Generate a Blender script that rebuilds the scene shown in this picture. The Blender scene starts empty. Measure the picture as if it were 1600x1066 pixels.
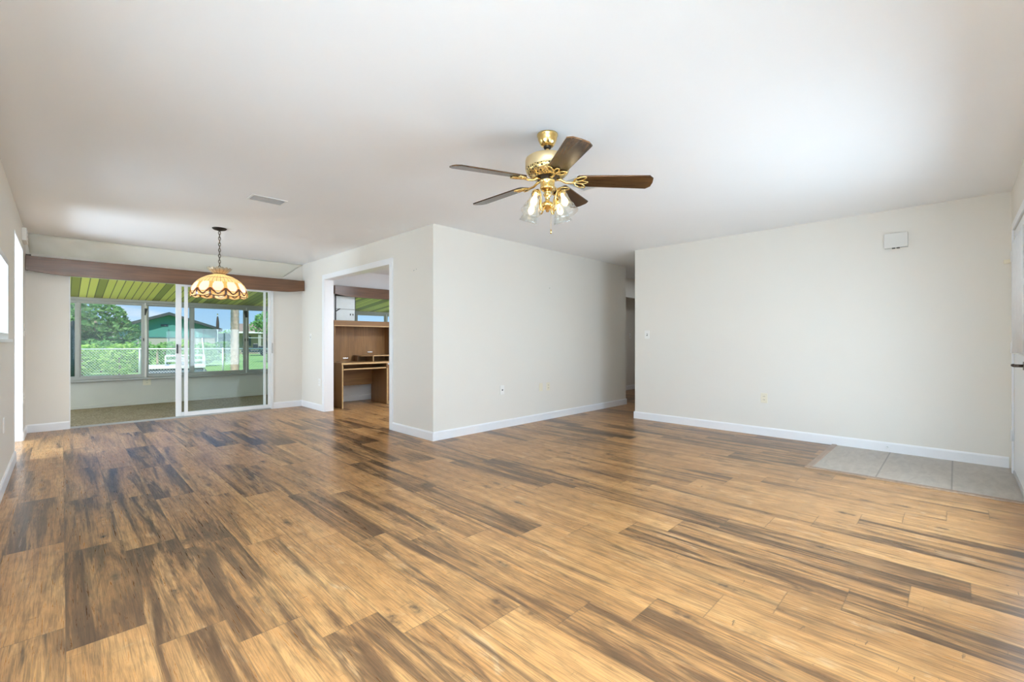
import bpy, math, random
from mathutils import Vector, Matrix, Euler
PI = math.pi
random.seed(7)
S = bpy.context.scene
C = S.collection

# ------------------------------------------------------------------ camera, world, sun, window daylight, added lights, exposure
CAM_H = 1.1225
FPX = 698.24
YAW = 0.78195
cam = bpy.data.cameras.new('camera')
cam.sensor_width = 36.0
cam.lens = FPX / 1600 * 36.0
cam.clip_start = 0.05
cam.clip_end = 500
cam_o = bpy.data.objects.new('camera', cam)
C.objects.link(cam_o)
cam_o.location = (0, 0, CAM_H)
cam_o.rotation_euler = (PI / 2, 0, YAW - PI / 2)
S.camera = cam_o

S.view_settings.view_transform = 'Standard'
S.view_settings.look = 'None'
S.view_settings.gamma = 1.0
S.view_settings.use_curve_mapping = False
S.view_settings.exposure = 0.66
S.cycles.max_bounces = 14
S.cycles.diffuse_bounces = 10
S.cycles.transparent_max_bounces = 24
S.cycles.caustics_reflective = False
S.cycles.caustics_refractive = False
S.cycles.use_denoising = True
S.cycles.sample_clamp_indirect = 6.0

world = bpy.data.worlds.new('sky')
S.world = world
world.use_nodes = True
wn = world.node_tree.nodes
wl = world.node_tree.links
wn.clear()
w_out = wn.new('ShaderNodeOutputWorld')
w_bg = wn.new('ShaderNodeBackground')
w_bg.inputs['Strength'].default_value = 0.70
w_tc = wn.new('ShaderNodeTexCoord')
w_sep = wn.new('ShaderNodeSeparateXYZ')
w_ramp = wn.new('ShaderNodeValToRGB')
w_ramp.color_ramp.elements[0].position = 0.0
w_ramp.color_ramp.elements[0].color = (0.50, 0.74, 0.98, 1)
w_ramp.color_ramp.elements[1].position = 0.16
w_ramp.color_ramp.elements[1].color = (0.20, 0.47, 0.95, 1)
w_noise = wn.new('ShaderNodeTexNoise')
w_noise.inputs['Scale'].default_value = 5.0
w_noise.inputs['Detail'].default_value = 6.0
w_map = wn.new('ShaderNodeMapping')
w_map.inputs['Scale'].default_value = (1, 1, 3.5)
w_cr = wn.new('ShaderNodeValToRGB')
w_cr.color_ramp.elements[0].position = 0.56
w_cr.color_ramp.elements[0].color = (0, 0, 0, 1)
w_cr.color_ramp.elements[1].position = 0.72
w_cr.color_ramp.elements[1].color = (0.85, 0.85, 0.85, 1)
w_mix = wn.new('ShaderNodeMixRGB')
w_mix.inputs['Color2'].default_value = (0.95, 0.97, 1.0, 1)
wl.new(w_tc.outputs['Generated'], w_sep.inputs[0])
wl.new(w_sep.outputs['Z'], w_ramp.inputs['Fac'])
wl.new(w_tc.outputs['Generated'], w_map.inputs['Vector'])
wl.new(w_map.outputs[0], w_noise.inputs['Vector'])
wl.new(w_noise.outputs['Fac'], w_cr.inputs['Fac'])
wl.new(w_cr.outputs[0], w_mix.inputs['Fac'])
wl.new(w_ramp.outputs[0], w_mix.inputs['Color1'])
wl.new(w_mix.outputs[0], w_bg.inputs['Color'])
wl.new(w_bg.outputs[0], w_out.inputs[0])

sun_d = bpy.data.lights.new('sun', 'SUN')
sun_d.energy = 3.15
sun_d.angle = 0.02
sun_d.color = (1.0, 0.95, 0.86)
sun_o = bpy.data.objects.new('sun', sun_d)
C.objects.link(sun_o)
sun_o.rotation_euler = (math.radians(42), 0, math.radians(-25))   # high sun from behind the house


def area(name, loc, rot, sx, sy, power, color=(1, 1, 1)):
    d = bpy.data.lights.new(name, 'AREA')
    d.shape = 'RECTANGLE'
    d.size = sx
    d.size_y = sy
    d.energy = power
    d.color = color
    o = bpy.data.objects.new(name, d)
    C.objects.link(o)
    o.location = loc
    o.rotation_euler = rot
    return o


# daylight of the living room windows (front wall, added side window, small bright window at the left), outside their glass
DAY = (0.715, 0.868, 1.02)
area('daylight_front_window', (1.15, -0.62, 1.05), (math.radians(86), 0, 0), 1.9, 1.1, 17, DAY)
area('added_front_window_light', (3.65, -0.62, 0.95), (math.radians(84), 0, 0), 1.8, 1.2, 58, DAY)  # unseen second window, added to light the right side
area('added_side_window_light', (-0.59, 1.6, 1.05), (math.radians(87), 0, math.radians(-90)), 2.2, 1.1, 25, DAY)  # unseen window, added for more even light on the ceiling
area('daylight_small_window', (-0.56, 4.84, 1.45), (math.radians(78), 0, math.radians(-90)), 1.05, 0.62, 12, DAY)
# unseen lights added in side hall, den and hall for even brightness
area('added_side_hall_light', (-1.98, 6.7, 1.15), (math.radians(88), 0, math.radians(-90)), 1.4, 1.3, 78, DAY)  # added to brighten the dining area through the left opening
area('added_den_light', (4.4, 5.6, 2.42), (0, 0, 0), 0.6, 0.6, 48, (0.78, 0.88, 1.0))
area('added_hall_light', (8.4, 3.9, 2.41), (0, 0, 0), 0.4, 0.4, 4, (0.85, 0.92, 1.0))
# unseen lights added at both ends of the sunroom to brighten it
area('added_sunroom_end_light', (-1.5, 9.2, 1.2), (math.radians(90), 0, math.radians(-90)), 1.8, 1.3, 22, (0.93, 0.97, 1.0))
area('added_sunroom_far_end_light', (8.5, 9.2, 1.2), (math.radians(90), 0, math.radians(90)), 1.8, 1.3, 22, (0.93, 0.97, 1.0))
# the photographer's flash, turned up to the ceiling above the viewer
fl_d = bpy.data.lights.new('bounce_flash', 'SPOT')
fl_d.energy = 4300
fl_d.color = (0.715, 0.868, 1.02)
fl_d.spot_size = math.radians(95)
fl_d.spot_blend = 0.8
fl_d.shadow_soft_size = 0.1
fl_o = bpy.data.objects.new('bounce_flash', fl_d)
C.objects.link(fl_o)
fl_o.location = (0.15, 0.15, 1.45)
fl_o.rotation_euler = (PI, 0, 0)

# ------------------------------------------------------------------ materials
MATS = {}


class NT:
    """small wrapper to write node graphs"""
    def __init__(self, name):
        m = bpy.data.materials.new(name)
        m.use_nodes = True
        self.m = m
        self.t = m.node_tree
        self.n = self.t.nodes
        self.b = self.n['Principled BSDF']
        self.out = self.n['Material Output']
        MATS[name] = m

    def link(self, a, b):
        self.t.links.new(a, b)

    def new(self, typ, **kw):
        nd = self.n.new(typ)
        for k, v in kw.items():
            setattr(nd, k, v)
        return nd

    def inp(self, sock, v):
        if isinstance(v, bpy.types.NodeSocket):
            self.link(v, sock)
        elif v is not None:
            sock.default_value = v

    def math(self, op, a, b=None, clamp=False):
        nd = self.new('ShaderNodeMath', operation=op, use_clamp=clamp)
        self.inp(nd.inputs[0], a)
        if b is not None:
            self.inp(nd.inputs[1], b)
        return nd.outputs[0]

    def coords(self, kind='Object'):
        return self.new('ShaderNodeTexCoord').outputs[kind]

    def xyz(self, v):
        nd = self.new('ShaderNodeSeparateXYZ')
        self.link(v, nd.inputs[0])
        return nd.outputs

    def vec(self, x, y, z=0.0):
        nd = self.new('ShaderNodeCombineXYZ')
        for s, v in zip(nd.inputs, (x, y, z)):
            self.inp(s, v)
        return nd.outputs[0]

    def scale(self, v, s):
        nd = self.new('ShaderNodeMapping')
        self.link(v, nd.inputs[0])
        nd.inputs['Scale'].default_value = s
        return nd.outputs[0]

    def noise(self, v, scale=5, detail=3, rough=0.5, dist=0.0):
        nd = self.new('ShaderNodeTexNoise')
        self.link(v, nd.inputs['Vector'])
        nd.inputs['Scale'].default_value = scale
        nd.inputs['Detail'].default_value = detail
        nd.inputs['Roughness'].default_value = rough
        nd.inputs['Distortion'].default_value = dist
        return nd.outputs['Fac']

    def voronoi(self, v, scale=5, feature='F1', out='Distance'):
        nd = self.new('ShaderNodeTexVoronoi', feature=feature)
        self.link(v, nd.inputs['Vector'])
        nd.inputs['Scale'].default_value = scale
        return nd.outputs[out]

    def ramp(self, f, stops, interp='LINEAR'):
        nd = self.new('ShaderNodeValToRGB')
        cr = nd.color_ramp
        cr.interpolation = interp
        while len(cr.elements) < len(stops):
            cr.elements.new(0.5)
        for e, (p, c) in zip(cr.elements, stops):
            e.position = p
            if not isinstance(c, tuple):
                c = (c, c, c)
            e.color = (c[0], c[1], c[2], 1)
        self.link(f, nd.inputs[0])
        return nd.outputs[0]

    def mix(self, f, a, b, blend='MIX'):
        nd = self.new('ShaderNodeMixRGB', blend_type=blend)
        self.inp(nd.inputs[0], f)
        for s, v in ((nd.inputs[1], a), (nd.inputs[2], b)):
            if isinstance(v, tuple):
                s.default_value = (v[0], v[1], v[2], 1)
            else:
                self.link(v, s)
        return nd.outputs[0]

    def bump(self, hgt, strength=0.1, dist=0.01):
        nd = self.new('ShaderNodeBump')
        nd.inputs['Strength'].default_value = strength
        nd.inputs['Distance'].default_value = dist
        self.link(hgt, nd.inputs['Height'])
        self.link(nd.outputs[0], self.b.inputs['Normal'])

    def set(self, color=None, rough=None, metal=None, spec=None, **kw):
        if color is not None:
            if isinstance(color, tuple):
                self.b.inputs['Base Color'].default_value = (color[0], color[1], color[2], 1)
            else:
                self.link(color, self.b.inputs['Base Color'])
        if rough is not None:
            self.inp(self.b.inputs['Roughness'], rough)
        if metal is not None:
            self.b.inputs['Metallic'].default_value = metal
        if spec is not None:
            self.b.inputs['Specular IOR Level'].default_value = spec
        for k, v in kw.items():
            self.inp(self.b.inputs[k.replace('_', ' ')], v)
        return self


def plain(name, color, rough=0.5, metal=0.0, spec=0.5, var=0.06, nscale=20, bump=0.0):
    t = NT(name)
    co = t.coords()
    f = t.noise(co, nscale, 3)
    lo = tuple(c * (1 - var) for c in color)
    hi = tuple(min(1, c * (1 + var)) for c in color)
    t.set(t.mix(f, lo, hi), rough, metal, spec)
    if bump:
        t.bump(t.noise(co, nscale * 6, 2), bump, 0.004)
    return t.m


def make_floor():
    t = NT('wood_plank_floor')
    p = t.xyz(t.coords())
    x, y = p[0], p[1]
    W, L = 0.2277, 1.06
    u = t.math('DIVIDE', t.math('SUBTRACT', x, 0.010), W)
    i = t.math('FLOOR', u)
    fu = t.math('SUBTRACT', u, i)
    v = t.math('DIVIDE', t.math('ADD', t.math('SUBTRACT', y, 2.28), t.math('MULTIPLY', i, 0.194)), L)
    j = t.math('FLOOR', v)
    fv = t.math('SUBTRACT', v, j)
    wnz = t.new('ShaderNodeTexWhiteNoise', noise_dimensions='2D')
    t.link(t.vec(i, j), wnz.inputs['Vector'])
    r = wnz.outputs['Value']
    rc = t.new('ShaderNodeSeparateColor')
    t.link(wnz.outputs['Color'], rc.inputs[0])
    r1, r2, r3 = rc.outputs
    # coordinates of the printed board: local place plus a shift per board
    lx = t.math('ADD', t.math('MULTIPLY', fu, W), t.math('MULTIPLY', t.math('FLOOR', t.math('MULTIPLY', r1, 9)), 3.7))
    ly = t.math('ADD', t.math('MULTIPLY', fv, L), t.math('MULTIPLY', t.math('FLOOR', t.math('MULTIPLY', r2, 9)), 5.3))
    b = t.vec(lx, ly, 0.0)
    light, mid, dark = (0.555, 0.335, 0.150), (0.37, 0.205, 0.085), (0.070, 0.036, 0.016)
    tone = t.noise(t.scale(b, (9, 0.9, 1)), 1.0, 4, 0.55, 0.4)
    col = t.ramp(tone, [(0.28, (0.300, 0.147, 0.052)), (0.5, (0.440, 0.226, 0.083)), (0.72, (0.575, 0.330, 0.134))])
    # pale worn patches
    pale = t.ramp(t.noise(t.scale(b, (9, 4, 1)), 1.3, 4, 0.6, 1.0), [(0.60, 0.0), (0.80, 0.6)])
    col = t.mix(pale, col, (0.62, 0.47, 0.30))
    # broad dark smoky streaks, stronger on some boards
    st = t.noise(t.scale(b, (13, 0.85, 1)), 1.0, 5, 0.66, 0.7)
    lim = t.math('ADD', t.math('MULTIPLY', r3, 0.25), -0.105)
    stf = t.ramp(t.math('ADD', st, lim), [(0.49, 0.0), (0.66, 0.86)])
    col = t.mix(stf, col, (0.108, 0.054, 0.024))
    core = t.ramp(t.math('ADD', st, lim), [(0.60, 0.0), (0.74, 0.7)])
    col = t.mix(core, col, (0.050, 0.025, 0.012))
    # fine grain
    g = t.noise(t.scale(b, (150, 4.5, 1)), 1.0, 5, 0.7, 0.6)
    gf = t.ramp(g, [(0.38, 0.52), (0.56, 1.0)])
    col = t.mix(1.0, col, gf, 'MULTIPLY')
    # cathedral figure
    wv = t.new('ShaderNodeTexWave', wave_type='RINGS', rings_direction='X')
    t.link(t.scale(b, (12, 1.4, 1)), wv.inputs['Vector'])
    wv.inputs['Scale'].default_value = 1.4
    wv.inputs['Distortion'].default_value = 7.0
    wv.inputs['Detail'].default_value = 3.0
    wv.inputs['Detail Scale'].default_value = 1.2
    col = t.mix(0.30, col, t.mix(1.0, col, t.ramp(wv.outputs['Fac'], [(0.0, 0.55), (0.4, 1.0)]), 'MULTIPLY'))
    # knots with dark cores and cracks
    kd = t.voronoi(t.scale(b, (7.5, 2.9, 1)), 1.0)
    kc = t.new('ShaderNodeSeparateColor')
    t.link(t.voronoi(t.scale(b, (7.5, 2.9, 1)), 1.0, out='Color'), kc.inputs[0])
    kn = t.math('ADD', kd, t.math('MULTIPLY', t.math('SUBTRACT', t.noise(b, 34, 5), 0.5), 0.34))
    kf = t.ramp(kn, [(0.04, 0.95), (0.11, 0.45), (0.24, 0.0)])
    kf = t.math('MULTIPLY', kf, t.ramp(kc.outputs[0], [(0.40, 0.0), (0.46, 1.0)]))
    col = t.mix(kf, col, (0.055, 0.030, 0.016))
    cr = t.noise(t.scale(b, (9, 60, 1)), 1.0, 3, 0.6, 0.8)
    cf = t.math('MULTIPLY', t.ramp(cr, [(0.66, 0.0), (0.70, 0.75)]), t.ramp(t.noise(b, 6.0, 2), [(0.52, 0.0), (0.62, 1.0)]))
    col = t.mix(cf, col, (0.09, 0.05, 0.025))
    # seams
    eu = t.math('MINIMUM', fu, t.math('SUBTRACT', 1.0, fu))
    ev = t.math('MINIMUM', fv, t.math('SUBTRACT', 1.0, fv))
    e = t.math('MINIMUM', t.math('MULTIPLY', eu, W), t.math('MULTIPLY', ev, L))
    sf = t.ramp(e, [(0.0009, 1.0), (0.0022, 0.0)])
    col = t.mix(t.math('MULTIPLY', sf, 0.55), col, (0.06, 0.035, 0.018))
    t.set(col, t.ramp(g, [(0.3, 0.33), (0.7, 0.26)]), spec=0.34)
    hb = t.math('SUBTRACT', g, t.math('MULTIPLY', sf, 1.5))
    t.bump(hb, 0.06, 0.002)
    return t.m


def make_wood(name, c0, c1, axis=0, rough=0.35, scale=1.0, spec=0.5, streak=0.6):
    """long grain along the given axis"""
    t = NT(name)
    co = t.coords()
    sc = [26 * scale] * 3
    sc[axis] = 1.6 * scale
    g = t.noise(t.scale(co, tuple(sc)), 1.0, 5, 0.65, 1.2)
    sc2 = [5 * scale] * 3
    sc2[axis] = 0.7 * scale
    g2 = t.noise(t.scale(co, tuple(sc2)), 1.0, 3, 0.5, 0.8)
    col = t.mix(t.ramp(g2, [(0.3, 0.0), (0.7, 1.0)]), c0, c1)
    col = t.mix(streak, col, t.mix(1.0, col, t.ramp(g, [(0.35, 0.45), (0.6, 1.0)]), 'MULTIPLY'))
    t.set(col, rough, spec=spec)
    t.bump(g, 0.08, 0.002)
    return t.m


def make_glass(name, tint=(1, 1, 1), refl=1.0, haze=0.0, rough=0.0):
    t = NT(name)
    tr = t.new('ShaderNodeBsdfTransparent')
    tr.inputs[0].default_value = (*tint, 1)
    gl = t.new('ShaderNodeBsdfGlossy')
    gl.inputs['Roughness'].default_value = rough
    fr = t.new('ShaderNodeFresnel')
    fr.inputs['IOR'].default_value = 1.5
    geo = t.new('ShaderNodeNewGeometry')
    # the same pane reflects alike from both sides
    fr2 = t.math('MULTIPLY', fr.outputs[0], refl, clamp=True)
    keep = t.math('MULTIPLY', fr2, t.math('SUBTRACT', 1.0, geo.outputs['Backfacing']))
    mx = t.new('ShaderNodeMixShader')
    t.link(keep, mx.inputs[0])
    t.link(tr.outputs[0], mx.inputs[1])
    t.link(gl.outputs[0], mx.inputs[2])
    sh = mx.outputs[0]
    if haze > 0:
        df = t.new('ShaderNodeBsdfTranslucent')
        df.inputs[0].default_value = (0.85, 0.92, 0.9, 1)
        d2 = t.new('ShaderNodeBsdfDiffuse')
        d2.inputs[0].default_value = (0.8, 0.88, 0.86, 1)
        a = t.new('ShaderNodeAddShader')
        t.link(df.outputs[0], a.inputs[0])
        t.link(d2.outputs[0], a.inputs[1])
        m2 = t.new('ShaderNodeMixShader')
        hz = t.math('MULTIPLY', t.ramp(t.noise(t.coords(), 3.0, 3), [(0.35, 0.2), (0.7, 1.0)]), haze)
        t.link(hz, m2.inputs[0])
        t.link(sh, m2.inputs[1])
        t.link(d2.outputs[0], m2.inputs[2])
        sh = m2.outputs[0]
    t.link(sh, t.out.inputs[0])
    return t.m


def make_emit(name, color, strength):
    t = NT(name)
    t.set((0.9, 0.9, 0.85), 0.4, Emission_Color=(*color, 1), Emission_Strength=strength)
    return t.m


def make_lampglass(name, color, trans=0.6, em=0.0):
    """stained glass: light from the bulb inside shines through it"""
    t = NT(name)
    co = t.coords()
    f = t.noise(co, 40, 3)
    col = t.mix(f, tuple(c * 0.85 for c in color), color)
    d = t.new('ShaderNodeBsdfDiffuse')
    tr = t.new('ShaderNodeBsdfTranslucent')
    g = t.new('ShaderNodeBsdfGlossy')
    g.inputs['Roughness'].default_value = 0.15
    t.link(col, d.inputs[0])
    t.link(col, tr.inputs[0])
    m1 = t.new('ShaderNodeMixShader')
    m1.inputs[0].default_value = trans
    t.link(d.outputs[0], m1.inputs[1])
    t.link(tr.outputs[0], m1.inputs[2])
    m2 = t.new('ShaderNodeMixShader')
    m2.inputs[0].default_value = 0.05
    t.link(m1.outputs[0], m2.inputs[1])
    t.link(g.outputs[0], m2.inputs[2])
    t.link(m2.outputs[0], t.out.inputs[0])
    return t.m


make_floor()
plain('wall_paint', (0.78, 0.75, 0.69), 0.6, spec=0.25, var=0.015, nscale=1.5, bump=0.05)
plain('ceiling_paint', (0.92, 0.932, 0.945), 0.7, spec=0.2, var=0.012, nscale=2.0, bump=0.25)
plain('soffit_paint', (0.74, 0.72, 0.635), 0.42, spec=0.4, var=0.04, nscale=5)
plain('white_trim', (0.86, 0.87, 0.89), 0.35, var=0.012)
plain('white_door', (0.82, 0.83, 0.85), 0.35, var=0.012)
plain('white_metal', (0.82, 0.83, 0.83), 0.35, var=0.02)
plain('grey_metal', (0.43, 0.43, 0.41), 0.4, metal=0.3, var=0.06)
plain('plastic_white', (0.84, 0.83, 0.80), 0.35, var=0.01)
plain('plastic_ivory', (0.80, 0.745, 0.60), 0.35, var=0.01)
plain('plastic_dark', (0.03, 0.03, 0.03), 0.4)
plain('dark_slot', (0.05, 0.045, 0.04), 0.6)
plain('bronze', (0.09, 0.065, 0.05), 0.3, metal=0.8)
plain('vent_grey', (0.50, 0.495, 0.48), 0.5)
plain('vent_white', (0.88, 0.87, 0.85), 0.5)
plain('vent_back', (0.5, 0.49, 0.48), 0.7)
plain('den_wall_paint', (0.80, 0.81, 0.83), 0.6, spec=0.25, var=0.012, nscale=1.5)
plain('knee_wall_paint', (0.66, 0.66, 0.62), 0.6, spec=0.3, var=0.05, nscale=4)
make_wood('valance_wood', (0.125, 0.056, 0.024), (0.20, 0.095, 0.044), 0, 0.28)
make_wood('desk_wood', (0.20, 0.098, 0.032), (0.28, 0.142, 0.050), 0, 0.4, streak=0.45)
make_wood('desk_wood_upright', (0.20, 0.098, 0.032), (0.28, 0.142, 0.050), 2, 0.4, streak=0.45)
make_wood('desk_edge', (0.46, 0.29, 0.13), (0.58, 0.38, 0.18), 0, 0.4, streak=0.3)
make_wood('blade_wood', (0.050, 0.024, 0.010), (0.115, 0.055, 0.020), 0, 0.24, scale=2.2, streak=0.8, spec=0.35)
make_wood('strip_wood', (0.235, 0.150, 0.095), (0.30, 0.20, 0.13), 0, 0.4, streak=0.4)
make_wood('strip_wood_across', (0.30, 0.20, 0.14), (0.37, 0.26, 0.19), 1, 0.4, streak=0.4)
t_ = NT('brass'); t_.set((0.83, 0.60, 0.24), 0.14, 1.0)
t_ = NT('satin_gold'); t_.set((0.72, 0.56, 0.32), 0.38, 0.75)
t_ = NT('dark_metal'); t_.set((0.045, 0.035, 0.028), 0.45, 0.7)
t_ = NT('chain_metal'); t_.set((0.12, 0.09, 0.06), 0.4, 0.9)
# filigree band of the fan: brass with dark openings
t_ = NT('filigree')
v_ = t_.voronoi(t_.coords(), 62, 'DISTANCE_TO_EDGE')
f_ = t_.ramp(v_, [(0.16, 1.0), (0.26, 0.0)])
t_.set(t_.mix(f_, (0.02, 0.016, 0.01), (0.85, 0.64, 0.28)), 0.22, 0.85)
t_.bump(f_, 0.6, 0.004)
make_glass('clear_glass', (0.97, 0.99, 0.98), 0.6)
make_glass('slider_glass', (0.93, 0.96, 0.95), 0.5)
make_glass('hazy_glass', (0.93, 0.97, 0.96), 1.0, haze=0.10, rough=0.16)
make_glass('shade_glass', (0.93, 0.92, 0.90), 2.2, haze=0.12, rough=0.06)
make_emit('bulb_glow', (1.0, 0.76, 0.42), 4.0)
make_emit('lamp_bulb_glow', (1.0, 0.82, 0.55), 12.0)
make_lampglass('lamp_cream', (0.90, 0.66, 0.34))
make_lampglass('lamp_white', (0.98, 0.95, 0.86), 0.8)
make_lampglass('lamp_amber', (0.86, 0.48, 0.16))
make_lampglass('lamp_red', (0.70, 0.22, 0.08))
make_lampglass('lamp_brown', (0.10, 0.045, 0.022), 0.25)
t_ = NT('lamp_lead'); t_.set((0.22, 0.13, 0.06), 0.4, 0.5)
t_ = NT('lamp_crown'); t_.set((0.42, 0.33, 0.22), 0.35, 0.3)


def make_tiles():
    t = NT('foyer_tile')
    p = t.xyz(t.coords())
    n = t.noise(t.scale(t.coords(), (3, 9, 1)), 2.0, 5, 0.6, 0.6)
    col = t.ramp(n, [(0.3, (0.30, 0.255, 0.21)), (0.7, (0.41, 0.36, 0.30))])
    P = 0.445
    def edge(c, off):
        u = t.math('DIVIDE', t.math('SUBTRACT', c, off), P)
        f = t.math('SUBTRACT', u, t.math('FLOOR', u))
        return t.math('MULTIPLY', t.math('MINIMUM', f, t.math('SUBTRACT', 1.0, f)), P)
    # joints run out from the right wall only: the row is one tile deep
    e = edge(p[1], 0.022)
    gf = t.ramp(e, [(0.003, 1.0), (0.0055, 0.0)])
    col = t.mix(gf, col, (0.16, 0.135, 0.11))
    t.set(col, 0.35)
    t.bump(t.math('SUBTRACT', n, gf), 0.15, 0.003)
    return t.m


make_tiles()


def make_carpet():
    t = NT('speckled_carpet')
    co = t.coords()
    n = t.noise(co, 38, 5, 0.85)
    n2 = t.noise(t.scale(co, (2, 5, 1)), 2.5, 4)
    col = t.ramp(n, [(0.36, (0.10, 0.075, 0.05)), (0.5, (0.33, 0.26, 0.17)), (0.62, (0.62, 0.53, 0.39))])
    col = t.mix(0.35, col, t.ramp(n2, [(0.3, (0.20, 0.15, 0.10)), (0.7, (0.50, 0.41, 0.29))]))
    t.set(col, 0.95, spec=0.1)
    t.bump(n, 0.5, 0.01)
    return t.m


make_carpet()


def make_green_ceiling():
    """painted boards of the porch ceiling, running out to the windows"""
    t = NT('green_boards')
    p = t.xyz(t.coords())
    u = t.math('DIVIDE', p[0], 0.095)
    i = t.math('FLOOR', u)
    f = t.math('SUBTRACT', u, i)
    wnz = t.new('ShaderNodeTexWhiteNoise', noise_dimensions='1D')
    t.link(i, wnz.inputs['W'])
    grp = t.noise(t.vec(t.math('MULTIPLY', i, 0.095), 0.0, 0.0), 1.6, 2)
    k = t.math('ADD', t.math('MULTIPLY', wnz.outputs['Value'], 0.45), t.math('MULTIPLY', grp, 0.55))
    col = t.ramp(k, [(0.38, (0.34, 0.34, 0.07)), (0.47, (0.80, 0.80, 0.17)), (0.7, (0.86, 0.86, 0.22))])
    e = t.math('MINIMUM', f, t.math('SUBTRACT', 1.0, f))
    gf = t.ramp(e, [(0.03, 1.0), (0.08, 0.0)])
    col = t.mix(gf, col, (0.09, 0.09, 0.035))
    t.set(col, 0.45)
    return t.m


make_green_ceiling()


def foliage(name, c0, c1, c2):
    t = NT(name)
    oi = t.new('ShaderNodeNewGeometry')
    f = oi.outputs['Random Per Island']
    col = t.ramp(f, [(0.0, c0), (0.5, c1), (1.0, c2)])
    d = t.new('ShaderNodeBsdfDiffuse')
    tr = t.new('ShaderNodeBsdfTranslucent')
    t.link(col, d.inputs[0])
    t.link(col, tr.inputs[0])
    m = t.new('ShaderNodeMixShader')
    m.inputs[0].default_value = 0.3
    t.link(d.outputs[0], m.inputs[1])
    t.link(tr.outputs[0], m.inputs[2])
    t.link(m.outputs[0], t.out.inputs[0])
    return t.m


foliage('leaves_dark', (0.05, 0.16, 0.06), (0.11, 0.28, 0.09), (0.24, 0.42, 0.15))
foliage('leaves_bright', (0.20, 0.42, 0.08), (0.36, 0.60, 0.13), (0.58, 0.75, 0.24))
foliage('leaves_mid', (0.12, 0.32, 0.10), (0.22, 0.46, 0.15), (0.40, 0.60, 0.22))
foliage('leaves_blue', (0.10, 0.22, 0.22), (0.18, 0.34, 0.34), (0.32, 0.48, 0.46))


def make_lawn():
    t = NT('lawn')
    co = t.coords()
    n = t.noise(co, 0.5, 5, 0.7)
    n2 = t.noise(co, 14, 3, 0.7)
    col = t.ramp(n, [(0.3, (0.22, 0.42, 0.10)), (0.6, (0.36, 0.58, 0.17)), (0.8, (0.50, 0.62, 0.28))])
    col = t.mix(0.35, col, t.ramp(n2, [(0.3, (0.14, 0.30, 0.07)), (0.7, (0.50, 0.66, 0.26))]))
    t.set(col, 0.9, spec=0.1)
    return t.m


make_lawn()
plain('bark', (0.34, 0.27, 0.20), 0.9, var=0.5, nscale=9, bump=0.6)
plain('palm_bark', (0.58, 0.46, 0.36), 0.9, var=0.45, nscale=14, bump=0.8)
plain('teal_siding', (0.075, 0.26, 0.24), 0.7)
plain('pale_stucco', (0.36, 0.36, 0.33), 0.8)
plain('beige_stucco', (0.36, 0.31, 0.24), 0.8)
plain('dark_shingle', (0.05, 0.065, 0.07), 0.8, var=0.2)
plain('tan_shingle', (0.36, 0.25, 0.19), 0.8, var=0.2)
plain('dark_screen', (0.06, 0.13, 0.15), 0.6)
plain('dark_window', (0.05, 0.08, 0.10), 0.2)
plain('teal_cover', (0.006, 0.026, 0.030), 0.6, var=0.3, nscale=5)
plain('galvanised', (0.62, 0.66, 0.66), 0.4, metal=0.4)
plain('boat_white', (0.82, 0.84, 0.85), 0.4)
plain('boat_grey', (0.46, 0.49, 0.52), 0.5)
plain('boat_navy', (0.05, 0.09, 0.13), 0.5)
plain('cart_dark', (0.035, 0.045, 0.06), 0.35)
plain('flag_cloth', (0.07, 0.05, 0.05), 0.8)
plain('blind_white', (0.86, 0.92, 0.92), 0.5)
plain('curtain_cloth', (0.88, 0.88, 0.89), 0.8)
plain('chime_plastic', (0.71, 0.70, 0.66), 0.5, var=0.01)
plain('steel', (0.6, 0.6, 0.6), 0.25, metal=1.0)


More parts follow.
